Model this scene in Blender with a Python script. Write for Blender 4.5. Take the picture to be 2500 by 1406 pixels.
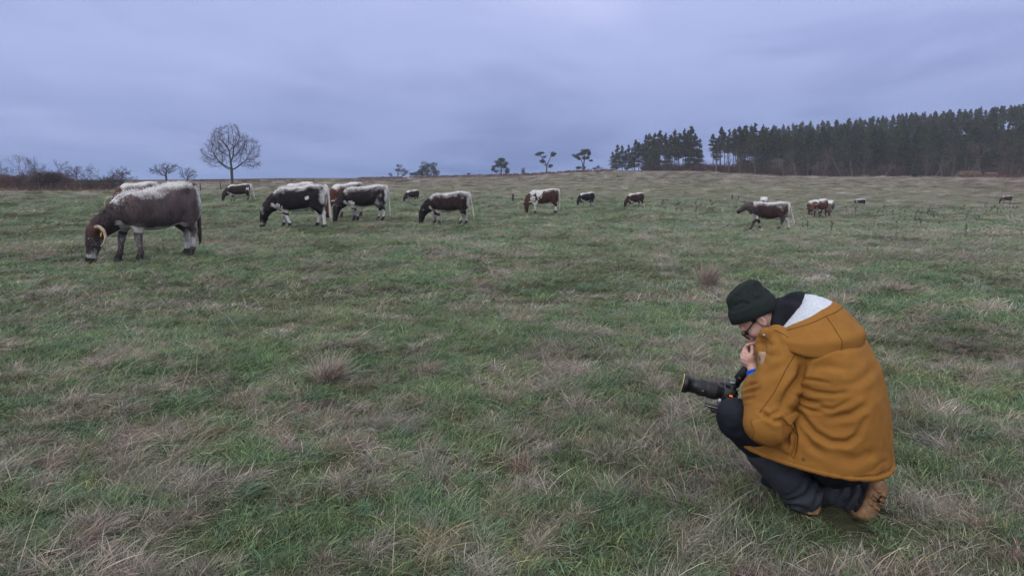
import bpy, bmesh, math, random
import numpy as np
from mathutils import Vector, Matrix, Euler
from mathutils.bvhtree import BVHTree

for o in list(bpy.data.objects):
    bpy.data.objects.remove(o, do_unlink=True)
scene = bpy.context.scene
C = scene.collection
R = math.radians

# ---------------------------------------------------------------- camera
FPX, PW, PH, HORIZON, CAMH = 1889.0, 2500.0, 1406.0, 438.0, 1.5
PITCH = math.atan((PH / 2 - HORIZON) / FPX)
cam_d = bpy.data.cameras.new('camera_view')
cam_d.sensor_width = 36.0
cam_d.lens = 36.0 * FPX / PW
cam_d.clip_start, cam_d.clip_end = 0.05, 4000.0
cam = bpy.data.objects.new('camera_view', cam_d)
cam.location = (0, 0, CAMH)
cam.rotation_euler = (math.pi / 2 - PITCH, 0, 0)
C.objects.link(cam)
scene.camera = cam

# ---------------------------------------------------------------- sky: heavy overcast at dusk
SUN_EL, SUN_AZ = R(38), R(205)
world = bpy.data.worlds.new('World')
scene.world = world
world.use_nodes = True
wn = world.node_tree
wn.nodes.clear()
def WN(t, **k):
    n = wn.nodes.new(t)
    for a, b in k.items():
        setattr(n, a, b)
    return n
def wmath(op, a, b=None, c=None, clamp=False):
    n = WN('ShaderNodeMath', operation=op, use_clamp=clamp)
    for i, v in enumerate((a, b, c)):
        if v is None:
            continue
        if isinstance(v, (int, float)):
            n.inputs[i].default_value = v
        else:
            wn.links.new(v, n.inputs[i])
    return n.outputs[0]
tc = WN('ShaderNodeTexCoord')
sep = WN('ShaderNodeSeparateXYZ')
wn.links.new(tc.outputs['Generated'], sep.inputs[0])
X, Y, Z = sep.outputs
zz = wmath('MAXIMUM', Z, 0.0)
den = wmath('ADD', zz, 0.10)
cmb = WN('ShaderNodeCombineXYZ')
wn.links.new(wmath('DIVIDE', X, den), cmb.inputs[0])
wn.links.new(wmath('DIVIDE', Y, den), cmb.inputs[1])
def wnoise(scale, detail, rough, off, dist=0.0, stretch=(1, 1, 1)):
    mp = WN('ShaderNodeMapping')
    mp.inputs['Location'].default_value = off
    mp.inputs['Scale'].default_value = stretch
    wn.links.new(cmb.outputs[0], mp.inputs[0])
    n = WN('ShaderNodeTexNoise')
    n.inputs['Scale'].default_value = scale
    n.inputs['Detail'].default_value = detail
    n.inputs['Roughness'].default_value = rough
    n.inputs['Distortion'].default_value = dist
    wn.links.new(mp.outputs[0], n.inputs['Vector'])
    return n.outputs['Fac']
n1 = wnoise(0.33, 4, 0.5, (3.1, 0.4, 0), 0.6, (1.0, 0.55, 1))
n2 = wnoise(1.1, 5, 0.55, (7.7, 2.2, 0), 0.4, (0.8, 0.5, 1))
cl = wmath('ADD', wmath('MULTIPLY', n1, 0.62), wmath('MULTIPLY', n2, 0.38))
def ramp(fac, stops):
    r = WN('ShaderNodeValToRGB')
    r.color_ramp.interpolation = 'EASE'
    e = r.color_ramp.elements
    while len(e) < len(stops):
        e.new(0.5)
    for el, (p, c) in zip(e, stops):
        el.position, el.color = p, (*c, 1)
    wn.links.new(fac, r.inputs[0])
    return r.outputs['Color']
# colour of the cloud deck by elevation (brighter overhead, as an overcast sky is)
elev = ramp(zz, [(0.0, (0.216, 0.305, 0.575)), (0.06, (0.275, 0.348, 0.645)), (0.16, (0.398, 0.460, 0.785)),
                 (0.45, (0.72, 0.78, 1.00)), (1.0, (1.20, 1.25, 1.36))])
shade = ramp(cl, [(0.36, (0.70, 0.74, 0.82)), (0.50, (1.0, 1.0, 1.0)), (0.64, (1.26, 1.20, 1.12))])
mul = WN('ShaderNodeMixRGB', blend_type='MULTIPLY')
mul.inputs[0].default_value = 1.0
wn.links.new(elev, mul.inputs[1])
wn.links.new(shade, mul.inputs[2])
sky = WN('ShaderNodeTexSky', sky_type='NISHITA')
sky.sun_disc = False
sky.sun_elevation, sky.sun_rotation = SUN_EL, SUN_AZ
sky.air_density, sky.dust_density = 1.0, 1.5
bg1 = WN('ShaderNodeBackground')
bg1.inputs['Strength'].default_value = 0.05
wn.links.new(sky.outputs[0], bg1.inputs['Color'])
bg2 = WN('ShaderNodeBackground')
bg2.inputs['Strength'].default_value = 1.0
wn.links.new(mul.outputs[0], bg2.inputs['Color'])
mx = WN('ShaderNodeMixShader')
mx.inputs[0].default_value = 0.93            # the cloud deck covers almost all of the blue
wn.links.new(bg1.outputs[0], mx.inputs[1])
wn.links.new(bg2.outputs[0], mx.inputs[2])
wo = WN('ShaderNodeOutputWorld')
wn.links.new(mx.outputs[0], wo.inputs['Surface'])

# ---------------------------------------------------------------- soft daylight through the cloud
sun_d = bpy.data.lights.new('sun', 'SUN')
sun_d.energy = 1.4
sun_d.angle = R(70)
sun_d.color = (1.0, 0.955, 0.87)
sun = bpy.data.objects.new('sun', sun_d)
sd = Vector((math.sin(SUN_AZ) * math.cos(SUN_EL), math.cos(SUN_AZ) * math.cos(SUN_EL), math.sin(SUN_EL)))
sun.rotation_euler = (-sd).to_track_quat('-Z', 'Y').to_euler()
C.objects.link(sun)

scene.view_settings.view_transform = 'Standard'
scene.view_settings.look = 'None'
scene.view_settings.exposure = 0.12
scene.view_settings.gamma = 1.0
scene.view_settings.use_curve_mapping = False
scene.render.engine = 'CYCLES'
scene.cycles.use_denoising = True
scene.cycles.denoiser = 'OPENIMAGEDENOISE'
scene.cycles.denoising_input_passes = 'RGB_ALBEDO_NORMAL'
scene.cycles.denoising_prefilter = 'ACCURATE'
scene.cycles.use_adaptive_sampling = True
scene.cycles.adaptive_threshold = 0.02
scene.cycles.adaptive_min_samples = 16
scene.cycles.max_bounces = 5
scene.cycles.diffuse_bounces = 1
scene.cycles.glossy_bounces = 2
scene.cycles.transparent_max_bounces = 8
scene.cycles.volume_bounces = 0
scene.cycles.caustics_reflective = False
scene.cycles.caustics_refractive = False

# ---------------------------------------------------------------- helpers: names, rays, noise, meshes
CP, SP = math.cos(PITCH), math.sin(PITCH)
def ray(px, py):
    a, b = (px - PW / 2) / FPX, -(py - PH / 2) / FPX
    return np.array([a, CP + b * SP, -SP + b * CP])
def at(px, py, y):
    """the point of the place seen at photo pixel (px, py), y metres ahead"""
    d = ray(px, py)
    return np.array([0, 0, CAMH]) + d * (y / d[1])
def project(P):
    P = np.asarray(P, float)
    v = P - np.array([0, 0, CAMH])
    w = v[..., 1] * CP - v[..., 2] * SP
    w = np.where(np.abs(w) < 1e-6, 1e-6, w)
    return PW / 2 + FPX * v[..., 0] / w, PH / 2 - FPX * (v[..., 1] * SP + v[..., 2] * CP) / w, w

_prng = np.random.default_rng(7)
_perm = _prng.permutation(256)
_perm = np.concatenate([_perm, _perm, _perm])
_g2 = np.stack([np.cos(np.arange(256) * 2.399963), np.sin(np.arange(256) * 2.399963)], -1)
_g3 = _prng.normal(size=(256, 3))
_g3 /= np.linalg.norm(_g3, axis=1)[:, None]
def noise2(x, y):
    x, y = np.asarray(x, float), np.asarray(y, float)
    xi, yi = np.floor(x).astype(int), np.floor(y).astype(int)
    xf, yf = x - xi, y - yi
    u, v = xf * xf * xf * (xf * (xf * 6 - 15) + 10), yf * yf * yf * (yf * (yf * 6 - 15) + 10)
    def g(i, j):
        h = _perm[_perm[(xi + i) & 255] + ((yi + j) & 255)]
        gr = _g2[h]
        return gr[..., 0] * (xf - i) + gr[..., 1] * (yf - j)
    a = g(0, 0) * (1 - u) + g(1, 0) * u
    b = g(0, 1) * (1 - u) + g(1, 1) * u
    return (a * (1 - v) + b * v) * 1.5
def fbm2(x, y, octv=4, gain=0.5, lac=2.03):
    s, a, t = 0.0, 1.0, 0.0
    for k in range(octv):
        s = s + a * noise2(np.asarray(x) * lac ** k + 17.3 * k, np.asarray(y) * lac ** k - 9.1 * k)
        t += a
        a *= gain
    return s / t
def noise3(P):
    P = np.asarray(P, float)
    I = np.floor(P).astype(int)
    F = P - I
    U = F * F * F * (F * (F * 6 - 15) + 10)
    out = 0.0
    for i in (0, 1):
        wx = U[..., 0] if i else 1 - U[..., 0]
        for j in (0, 1):
            wy = U[..., 1] if j else 1 - U[..., 1]
            for k in (0, 1):
                wz = U[..., 2] if k else 1 - U[..., 2]
                h = _perm[_perm[_perm[(I[..., 0] + i) & 255] + ((I[..., 1] + j) & 255)] + ((I[..., 2] + k) & 255)]
                gr = _g3[h]
                dt = gr[..., 0] * (F[..., 0] - i) + gr[..., 1] * (F[..., 1] - j) + gr[..., 2] * (F[..., 2] - k)
                out = out + wx * wy * wz * dt
    return out * 1.6
def smooth(e0, e1, x):
    t = np.clip((np.asarray(x, float) - e0) / (e1 - e0), 0, 1)
    return t * t * (3 - 2 * t)

def link(o, parent=None):
    C.objects.link(o)
    if parent is not None:
        o.parent = parent
    return o
def tag(o, label=None, category=None, group=None, kind=None):
    if label: o['label'] = label
    if category: o['category'] = category
    if group: o['group'] = group
    if kind: o['kind'] = kind
    return o
def empty(name, loc=(0, 0, 0), rz=0.0):
    o = bpy.data.objects.new(name, None)
    o.location = loc
    o.rotation_euler = (0, 0, rz)
    o.empty_display_size = 0.1
    return link(o)
def mesh_data(name, V, F, mat=None, smooth_shade=True, attrs=None):
    """V: points; F: one array of faces, a list of such arrays, or a list of index tuples"""
    me = bpy.data.meshes.new(name)
    V = np.asarray(V, np.float32).reshape(-1, 3)
    if isinstance(F, np.ndarray):
        F = [F]
    elif len(F) and not isinstance(F[0], np.ndarray):
        by = {}
        for f in F:
            by.setdefault(len(f), []).append(f)
        F = [np.array(v, np.int32) for v in by.values()]
    loops = np.concatenate([f.astype(np.int32).ravel() for f in F])
    tot = np.concatenate([np.full(len(f), f.shape[1], np.int32) for f in F])
    me.vertices.add(len(V))
    me.vertices.foreach_set('co', V.ravel())
    me.loops.add(len(loops))
    me.loops.foreach_set('vertex_index', loops)
    me.polygons.add(len(tot))
    me.polygons.foreach_set('loop_start', np.concatenate([[0], np.cumsum(tot)[:-1]]).astype(np.int32))
    me.polygons.foreach_set('loop_total', tot)
    me.update(calc_edges=True)
    if smooth_shade:
        me.polygons.foreach_set('use_smooth', np.ones(len(tot), bool))
    for k, a in (attrs or {}).items():
        a = np.asarray(a, np.float32)
        if a.ndim == 1:
            at_ = me.attributes.new(k, 'FLOAT', 'POINT')
            at_.data.foreach_set('value', a)
        else:
            at_ = me.attributes.new(k, 'FLOAT_COLOR', 'POINT')
            if a.shape[1] == 3:
                a = np.concatenate([a, np.ones((len(a), 1), np.float32)], 1)
            at_.data.foreach_set('color', a.ravel())
    if mat is not None:
        me.materials.append(mat)
    me.validate()
    me.update()
    return me
def obj(name, me, parent=None, loc=None, rot=None, scale=None):
    o = bpy.data.objects.new(name, me)
    if loc is not None: o.location = loc
    if rot is not None: o.rotation_euler = rot
    if scale is not None: o.scale = scale if hasattr(scale, '__len__') else (scale,) * 3
    return link(o, parent)
def to_local(V, loc, rz=0.0, s=1.0):
    V = (np.asarray(V, float) - np.asarray(loc, float)) / s
    c, sn = math.cos(-rz), math.sin(-rz)
    return np.stack([V[:, 0] * c - V[:, 1] * sn, V[:, 0] * sn + V[:, 1] * c, V[:, 2]], -1)

class Geo:
    """collects vertices and faces of one mesh"""
    def __init__(self):
        self.V, self.F, self.n = [], [], 0
    def add(self, V, F):
        V = np.asarray(V, float).reshape(-1, 3)
        self.V.append(V)
        if isinstance(F, np.ndarray):
            self.F.append(F + self.n)
        else:
            by = {}
            for f in F:
                by.setdefault(len(f), []).append(f)
            self.F.extend(np.array(v) + self.n for v in by.values())
        self.n += len(V)
    def sticks(self, P0, P1, R0, R1, seg):
        """many tapering straight pieces at once"""
        P0, P1, R0, R1 = (np.asarray(a, float) for a in (P0, P1, R0, R1))
        m = len(P0)
        T = P1 - P0
        T /= np.linalg.norm(T, axis=1)[:, None] + 1e-9
        ref = np.where(np.abs(T[:, 2:3]) < 0.9, np.array([[0, 0, 1.0]]), np.array([[1.0, 0, 0]]))
        N = np.cross(T, ref); N /= np.linalg.norm(N, axis=1)[:, None]
        B = np.cross(T, N)
        a = np.arange(seg) * 2 * math.pi / seg
        ring = np.cos(a)[None, :, None] * N[:, None, :] + np.sin(a)[None, :, None] * B[:, None, :]
        V = np.concatenate([P0[:, None] + ring * R0[:, None, None], P1[:, None] + ring * R1[:, None, None]], 1)
        j = np.arange(seg); k = (j + 1) % seg
        q = np.stack([j, k, k + seg, j + seg], -1)
        F = (q[None] + (np.arange(m) * 2 * seg)[:, None, None]).reshape(-1, 4)
        self.add(V.reshape(-1, 3), F)
    def tube(self, pts, rad, seg=6, cap=True):
        pts = np.asarray(pts, float)
        n = len(pts)
        rad = np.broadcast_to(np.asarray(rad, float), (n,)) if np.ndim(rad) < 2 else np.asarray(rad, float)
        T = np.gradient(pts, axis=0)
        T /= np.linalg.norm(T, axis=1)[:, None] + 1e-12
        ref = np.array([0, 0, 1.0]) if abs(T[0, 2]) < 0.9 else np.array([1.0, 0, 0])
        N = np.cross(T[0], ref); N /= np.linalg.norm(N)
        a = np.arange(seg) * 2 * math.pi / seg
        V = []
        for i in range(n):
            N = N - T[i] * N.dot(T[i]); N /= np.linalg.norm(N) + 1e-12
            B = np.cross(T[i], N)
            V.append(pts[i] + (np.cos(a)[:, None] * N + np.sin(a)[:, None] * B) * rad[i])
        V = np.concatenate(V)
        F = []
        for i in range(n - 1):
            for j in range(seg):
                k = (j + 1) % seg
                F.append((i * seg + j, i * seg + k, (i + 1) * seg + k, (i + 1) * seg + j))
        if cap:
            F.append(tuple(range(seg))[::-1])
            F.append(tuple((n - 1) * seg + j for j in range(seg)))
        self.add(V, F)
    def box(self, c, size, M=None):
        s = np.asarray(size, float) / 2
        V = np.array([[x, y, z] for x in (-1, 1) for y in (-1, 1) for z in (-1, 1)]) * s
        if M is not None:
            V = V @ np.asarray(M, float).T
        F = [(0, 1, 3, 2), (4, 6, 7, 5), (0, 4, 5, 1), (2, 3, 7, 6), (0, 2, 6, 4), (1, 5, 7, 3)]
        self.add(V + np.asarray(c, float), F)
    def grid(self, P, wrap=False):
        n, m = P.shape[:2]
        F = []
        for i in range(n - 1):
            for j in range(m if wrap else m - 1):
                k = (j + 1) % m
                F.append((i * m + j, i * m + k, (i + 1) * m + k, (i + 1) * m + j))
        self.add(P.reshape(-1, 3), F)
    def mesh(self, name, mat, sm=True, attrs=None, xf=None):
        V = np.concatenate(self.V)
        if xf is not None:
            V = xf(V)
        return mesh_data(name, V, self.F, mat, sm, attrs)

# ---------------------------------------------------------------- helpers: materials
def material(name, build):
    m = bpy.data.materials.new(name)
    m.use_nodes = True
    nt = m.node_tree
    nt.nodes.clear()
    out = nt.nodes.new('ShaderNodeOutputMaterial')
    p = nt.nodes.new('ShaderNodeBsdfPrincipled')
    nt.links.new(p.outputs[0], out.inputs['Surface'])
    build(NodeKit(nt, p, out))
    return m
class NodeKit:
    def __init__(s, nt, p, out):
        s.nt, s.p, s.out = nt, p, out
    def n(s, t, **k):
        nd = s.nt.nodes.new(t)
        for a, b in k.items():
            setattr(nd, a, b)
        return nd
    def put(s, inp, v):
        if isinstance(v, bpy.types.NodeSocket):
            s.nt.links.new(v, inp)
        elif isinstance(v, (tuple, list)):
            inp.default_value = (*v, 1) if len(v) == 3 and inp.type == 'RGBA' else v
        else:
            inp.default_value = v
    def set(s, **k):
        for a, v in k.items():
            s.put(s.p.inputs[a.replace('_', ' ')], v)
    def coord(s, which='Object', scale=None, loc=None):
        c = s.n('ShaderNodeTexCoord').outputs[which]
        if scale is None and loc is None:
            return c
        m = s.n('ShaderNodeMapping')
        s.put(m.inputs[0], c)
        if scale is not None: m.inputs['Scale'].default_value = scale
        if loc is not None: m.inputs['Location'].default_value = loc
        return m.outputs[0]
    def pos(s, scale=(1, 1, 1)):
        g = s.n('ShaderNodeNewGeometry').outputs['Position']
        m = s.n('ShaderNodeMapping')
        s.put(m.inputs[0], g)
        m.inputs['Scale'].default_value = scale
        return m.outputs[0]
    def noise(s, vec, scale, detail=3, rough=0.5, dist=0.0, out='Fac'):
        t = s.n('ShaderNodeTexNoise')
        s.put(t.inputs['Vector'], vec)
        t.inputs['Scale'].default_value = scale
        t.inputs['Detail'].default_value = detail
        t.inputs['Roughness'].default_value = rough
        t.inputs['Distortion'].default_value = dist
        return t.outputs[out]
    def ramp(s, fac, stops, interp='LINEAR'):
        r = s.n('ShaderNodeValToRGB')
        r.color_ramp.interpolation = interp
        e = r.color_ramp.elements
        while len(e) < len(stops):
            e.new(0.5)
        for el, (p, c) in zip(e, stops):
            el.position = p
            el.color = (*c, 1) if hasattr(c, '__len__') else (c, c, c, 1)
        s.put(r.inputs[0], fac)
        return r.outputs['Color']
    def mix(s, fac, a, b, mode='MIX'):
        m = s.n('ShaderNodeMixRGB', blend_type=mode)
        s.put(m.inputs[0], fac); s.put(m.inputs[1], a); s.put(m.inputs[2], b)
        return m.outputs[0]
    def math(s, op, a, b=0.0, clamp=False):
        m = s.n('ShaderNodeMath', operation=op, use_clamp=clamp)
        s.put(m.inputs[0], a); s.put(m.inputs[1], b)
        return m.outputs[0]
    def attr(s, name, kind='GEOMETRY', out='Color'):
        a = s.n('ShaderNodeAttribute', attribute_type=kind, attribute_name=name)
        return a.outputs[out]
    def bump(s, h, strength=0.3, dist=0.01):
        b = s.n('ShaderNodeBump')
        b.inputs['Strength'].default_value = strength
        b.inputs['Distance'].default_value = dist
        s.put(b.inputs['Height'], h)
        s.put(s.p.inputs['Normal'], b.outputs[0])
    def rnd(s):
        return s.n('ShaderNodeObjectInfo').outputs['Random']
def plain(name, col, rough=0.7, spec=0.3, var=0.15, scale=40.0, metal=0.0):
    """a material of one colour with a little grain"""
    def b(k):
        f = k.noise(k.coord('Object'), scale, 4, 0.6)
        lo = tuple(c * (1 - var) for c in col); hi = tuple(min(1, c * (1 + var)) for c in col)
        k.set(Base_Color=k.ramp(f, [(0.3, lo), (0.7, hi)]), Roughness=rough, Metallic=metal)
        k.put(k.p.inputs['Specular IOR Level'], spec)
        k.bump(f, 0.15, 0.004)
    return material(name, b)
# ================================================================ the ground
CR_U = np.array([-900, 0, 450, 700, 900, 1000, 1100, 1200, 1300, 1400, 1490, 1600, 1700, 1800, 1900, 2000, 2500, 3400.])
CR_Y = np.array([440, 440, 439, 435, 435, 433, 430.5, 428, 425, 418.5, 416, 418, 419, 425, 431, 433, 433, 433.])
CR_D = np.array([300, 300, 300, 300, 300, 300, 300, 290, 280, 265, 250, 240, 235, 225, 215, 210, 200, 200.])
HL_U = np.array([-900, 1480, 1620, 1720, 1850, 2000, 2200, 2500, 3400])
HL_H = np.array([0, 0, 0.5, 2.0, 8.5, 12.0, 15.5, 20.5, 26.0])
def ground_z(x, y, micro=True):
    x, y = np.asarray(x, float), np.asarray(y, float)
    d = np.hypot(x, y)
    ys = np.maximum(y, 0.15 * d + 1e-6)
    u = np.clip(PW / 2 + FPX * x / ys, -900, 3400)
    D = np.interp(u, CR_U, CR_D)
    D = D * np.hypot(x, ys) / ys                        # distance along the ray
    zc = CAMH + (HORIZON - np.interp(u, CR_U, CR_Y)) / FPX * D * ys / np.hypot(x, ys)
    t = np.clip((d - 0.22 * D) / (0.78 * D), 0, 1)
    z = zc * (t * t * (2.2 - 1.2 * t))
    beyond = np.maximum(d - D, 0)
    H = np.interp(u, HL_U, HL_H)
    z = z + H * smooth(0, 150, beyond) - np.where(H < 4, (1 - H / 4) * 0.012, 0) * np.maximum(beyond - 60, 0)
    dip = np.interp(u, [900, 1300, 1550, 1900, 3400], [0, 0.35, 0.42, 0.85, 0.9])
    z = z - dip * smooth(14, 50, d) * (1 - smooth(75, 175, d))
    if micro:
        fade = np.clip(1.15 - d / 45, 0.12, 1)
        m = 0.050 * fbm2(x * 1.35 + 3, y * 1.35, 3) + 0.026 * noise2(x * 4.3, y * 4.3 + 8) + 0.010 * noise2(x * 11, y * 11)
        z = z + m * fade + 0.14 * fbm2(x * 0.12, y * 0.12 + 5, 2) * smooth(6, 25, d) * (1 - 0.85 * smooth(50, 120, d))
    return z
def on_ground(px, py, lift=0.0):
    """where the photo's pixel meets the ground"""
    d = ray(px, py)
    ts = np.geomspace(1.2, 800, 6000)
    P = np.array([0, 0, CAMH]) + d[None, :] * ts[:, None]
    g = ground_z(P[:, 0], P[:, 1])
    hit = np.nonzero(P[:, 2] <= g)[0]
    i = hit[0] if len(hit) else len(ts) - 1
    return np.array([P[i, 0], P[i, 1], g[i] + lift])
def gpt(x, y, lift=0.0):
    return np.array([x, y, float(ground_z(x, y)) + lift])

def straw_map(x, y):
    """0 = green sward, 1 = dead straw; patches as the photograph shows them"""
    d = np.hypot(x, y)
    f = fbm2(x * 0.42 + 11, y * 0.36 - 4, 4, 0.55) * 0.42 + 0.75 * fbm2(x * 1.6, y * 1.4 + 31, 3) + 0.60 * noise2(x * 5.2, y * 5.2)
    bias = np.interp(d, [2.5, 4, 6, 8, 11, 16, 22, 40, 70, 120, 200], [0.04, 0.03, 0.02, 0.00, -0.06, -0.04, 0.0, -0.06, -0.02, 0.15, 0.35])
    side = 0.12 * smooth(0.1, 0.5, x / np.maximum(y, 1)) * smooth(8, 25, d)
    return np.clip(0.5 + f * 1.15 + bias + side - 0.15, 0, 1)

def m_ground(k):
    p = k.pos((1, 1, 1))
    big = k.noise(k.pos((0.42, 0.36, 0.4)), 1.0, 5, 0.6)
    mid = k.noise(p, 1.6, 5, 0.65)
    fine = k.noise(p, 9.0, 5, 0.7)
    far = k.attr('far', out='Fac')
    brk = k.attr('bracken', out='Fac')
    st = k.attr('straw', out='Fac')
    s2 = k.math('ADD', st, k.math('MULTIPLY', k.math('SUBTRACT', mid, 0.5), 1.1), clamp=True)
    green = k.ramp(fine, [(0.3, (0.062, 0.088, 0.036)), (0.7, (0.115, 0.140, 0.062))])
    straw = k.ramp(fine, [(0.3, (0.140, 0.118, 0.085)), (0.7, (0.250, 0.212, 0.160))])
    turf = k.mix(s2, green, straw)
    soil = k.ramp(fine, [(0.3, (0.020, 0.018, 0.012)), (0.7, (0.050, 0.045, 0.026))])
    near = k.mix(k.math('MULTIPLY', far, 1.0, clamp=True), k.mix(0.35, soil, turf), turf)
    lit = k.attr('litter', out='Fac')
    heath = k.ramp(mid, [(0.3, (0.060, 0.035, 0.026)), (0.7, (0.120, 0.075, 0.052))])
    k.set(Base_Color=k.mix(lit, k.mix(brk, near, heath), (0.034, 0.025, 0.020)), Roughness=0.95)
    k.put(k.p.inputs['Specular IOR Level'], 0.1)
    k.bump(k.math('ADD', fine, mid), 0.6, 0.08)
M_ground = material('field_turf', m_ground)

def build_ground():
    na = 620
    th = np.concatenate([np.linspace(-48, 48, na - 120), np.linspace(48, 312, 122)[1:-1]])
    th = np.radians(th)
    rr = np.concatenate([[0.0], np.geomspace(1.2, 60, 250), np.geomspace(61.5, 495, 130)])
    A, Rr = np.meshgrid(th, rr)
    x, y = Rr * np.sin(A), Rr * np.cos(A)
    z = ground_z(x, y)
    V = np.stack([x, y, z], -1).reshape(-1, 3)
    n, m = x.shape
    i, j = np.meshgrid(np.arange(n - 1), np.arange(m), indexing='ij')
    k = (j + 1) % m
    F = np.stack([i * m + j, i * m + k, (i + 1) * m + k, (i + 1) * m + j], -1).reshape(-1, 4)
    d = np.hypot(V[:, 0], V[:, 1])
    u, v, w = project(V)
    # brown heath and bracken along the far ridge, on the hill under the wood and in the far right corner
    e = fbm2(V[:, 0] * 0.02, V[:, 1] * 0.012 + 3, 4)
    br = smooth(-0.02, 0.06, e + (d - 215 + 25 * (u < 700)) / 300 - 0.10 * smooth(1000, 1500, u) * (d < 235))
    br = br * smooth(170, 190, d)
    br = np.maximum(br, smooth(2250, 2430, u) * smooth(95, 150, d) * 0.8)
    br = np.maximum(br, (u > 1480) * smooth(0, 8, d - np.interp(u, CR_U, CR_D) * np.hypot(1, (u - 1250) / FPX) - 4))
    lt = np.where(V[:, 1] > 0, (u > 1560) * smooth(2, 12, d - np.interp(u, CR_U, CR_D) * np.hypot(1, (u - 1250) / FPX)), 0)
    br = np.where(V[:, 1] > 0, br, 0)
    me = mesh_data('ground', V, F, M_ground, True, {'far': smooth(14, 60, d), 'bracken': br, 'litter': lt, 'straw': straw_map(V[:, 0], V[:, 1])})
    o = obj('ground', me)
    tag(o, 'grazed pasture of green turf and straw coloured grass', 'ground', kind='structure')
    return o
ground = build_ground()

# ================================================================ grass: tufts of bent blades, instanced over the field
rng = np.random.default_rng(11)
def blade_set(n, rad, lmin, lmax, lean, w, wild, seg=3, seed=0, comb=0.6):
    """n tapering bent blades rooted within rad; lean 0 upright .. 1 lying over"""
    r = np.random.default_rng(seed)
    V, F, T = [], [], []
    for i in range(n):
        a = r.uniform(0, 2 * math.pi); q = rad * math.sqrt(r.uniform())
        root = np.array([q * math.cos(a), q * math.sin(a), -0.012])
        L = r.uniform(lmin, lmax) * (1.0 if r.uniform() > 0.12 else 1.35)
        out = r.normal(0, wild) if r.uniform() < comb else r.uniform(-math.pi, math.pi)
        dirh = np.array([math.cos(out), math.sin(out), 0])
        le = np.clip(r.normal(lean, 0.2), 0.05, 1.15)
        side = np.array([-dirh[1], dirh[0], 0])
        curl = r.normal(0, 0.25)
        P = [root]
        ang0 = le * 0.75
        for s in range(1, seg + 1):
            t = s / seg
            an = ang0 + le * 0.95 * t
            dd = dirh * math.sin(an) + np.array([0, 0, math.cos(an)]) + side * curl * t
            P.append(P[-1] + dd / np.linalg.norm(dd) * L / seg)
        ww = w * r.uniform(0.6, 1.3)
        b = len(V)
        roll = r.uniform(-0.8, 0.8)
        sv = side * math.cos(roll) + np.array([0, 0, 1]) * math.sin(roll)
        for s, p in enumerate(P[:-1]):
            tw = ww * (1 - 0.28 * s / seg) * 0.5
            V += [p - sv * tw, p + sv * tw]
        V.append(P[-1])
        for s in range(seg - 1):
            F.append((b + 2 * s, b + 2 * s + 1, b + 2 * s + 3, b + 2 * s + 2))
        e = b + 2 * (seg - 1)
        F.append((e, e + 1, b + 2 * seg))
        T += [r.uniform()] * (2 * seg + 1)
    return np.array(V), F, np.array(T)

def m_blade(k):
    t = k.attr('tint', 'INSTANCER')
    r = k.attr('rnd', out='Fac')
    c = k.mix(1.0, t, k.ramp(r, [(0.0, (0.40, 0.42, 0.41)), (0.5, (0.90, 0.90, 0.86)), (0.80, (1.25, 1.2, 1.15)), (1.0, (2.4, 2.3, 2.2))]), 'MULTIPLY')
    k.set(Base_Color=c, Roughness=0.6)
    k.put(k.p.inputs['Specular IOR Level'], 0.25)
    tr = k.n('ShaderNodeBsdfTranslucent')
    k.put(tr.inputs[0], c)
    ms = k.n('ShaderNodeMixShader')
    ms.inputs[0].default_value = 0.22
    k.nt.links.new(k.p.outputs[0], ms.inputs[1]); k.nt.links.new(tr.outputs[0], ms.inputs[2])
    k.nt.links.new(ms.outputs[0], k.out.inputs['Surface'])
M_blade = material('grass_blade', m_blade)

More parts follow.
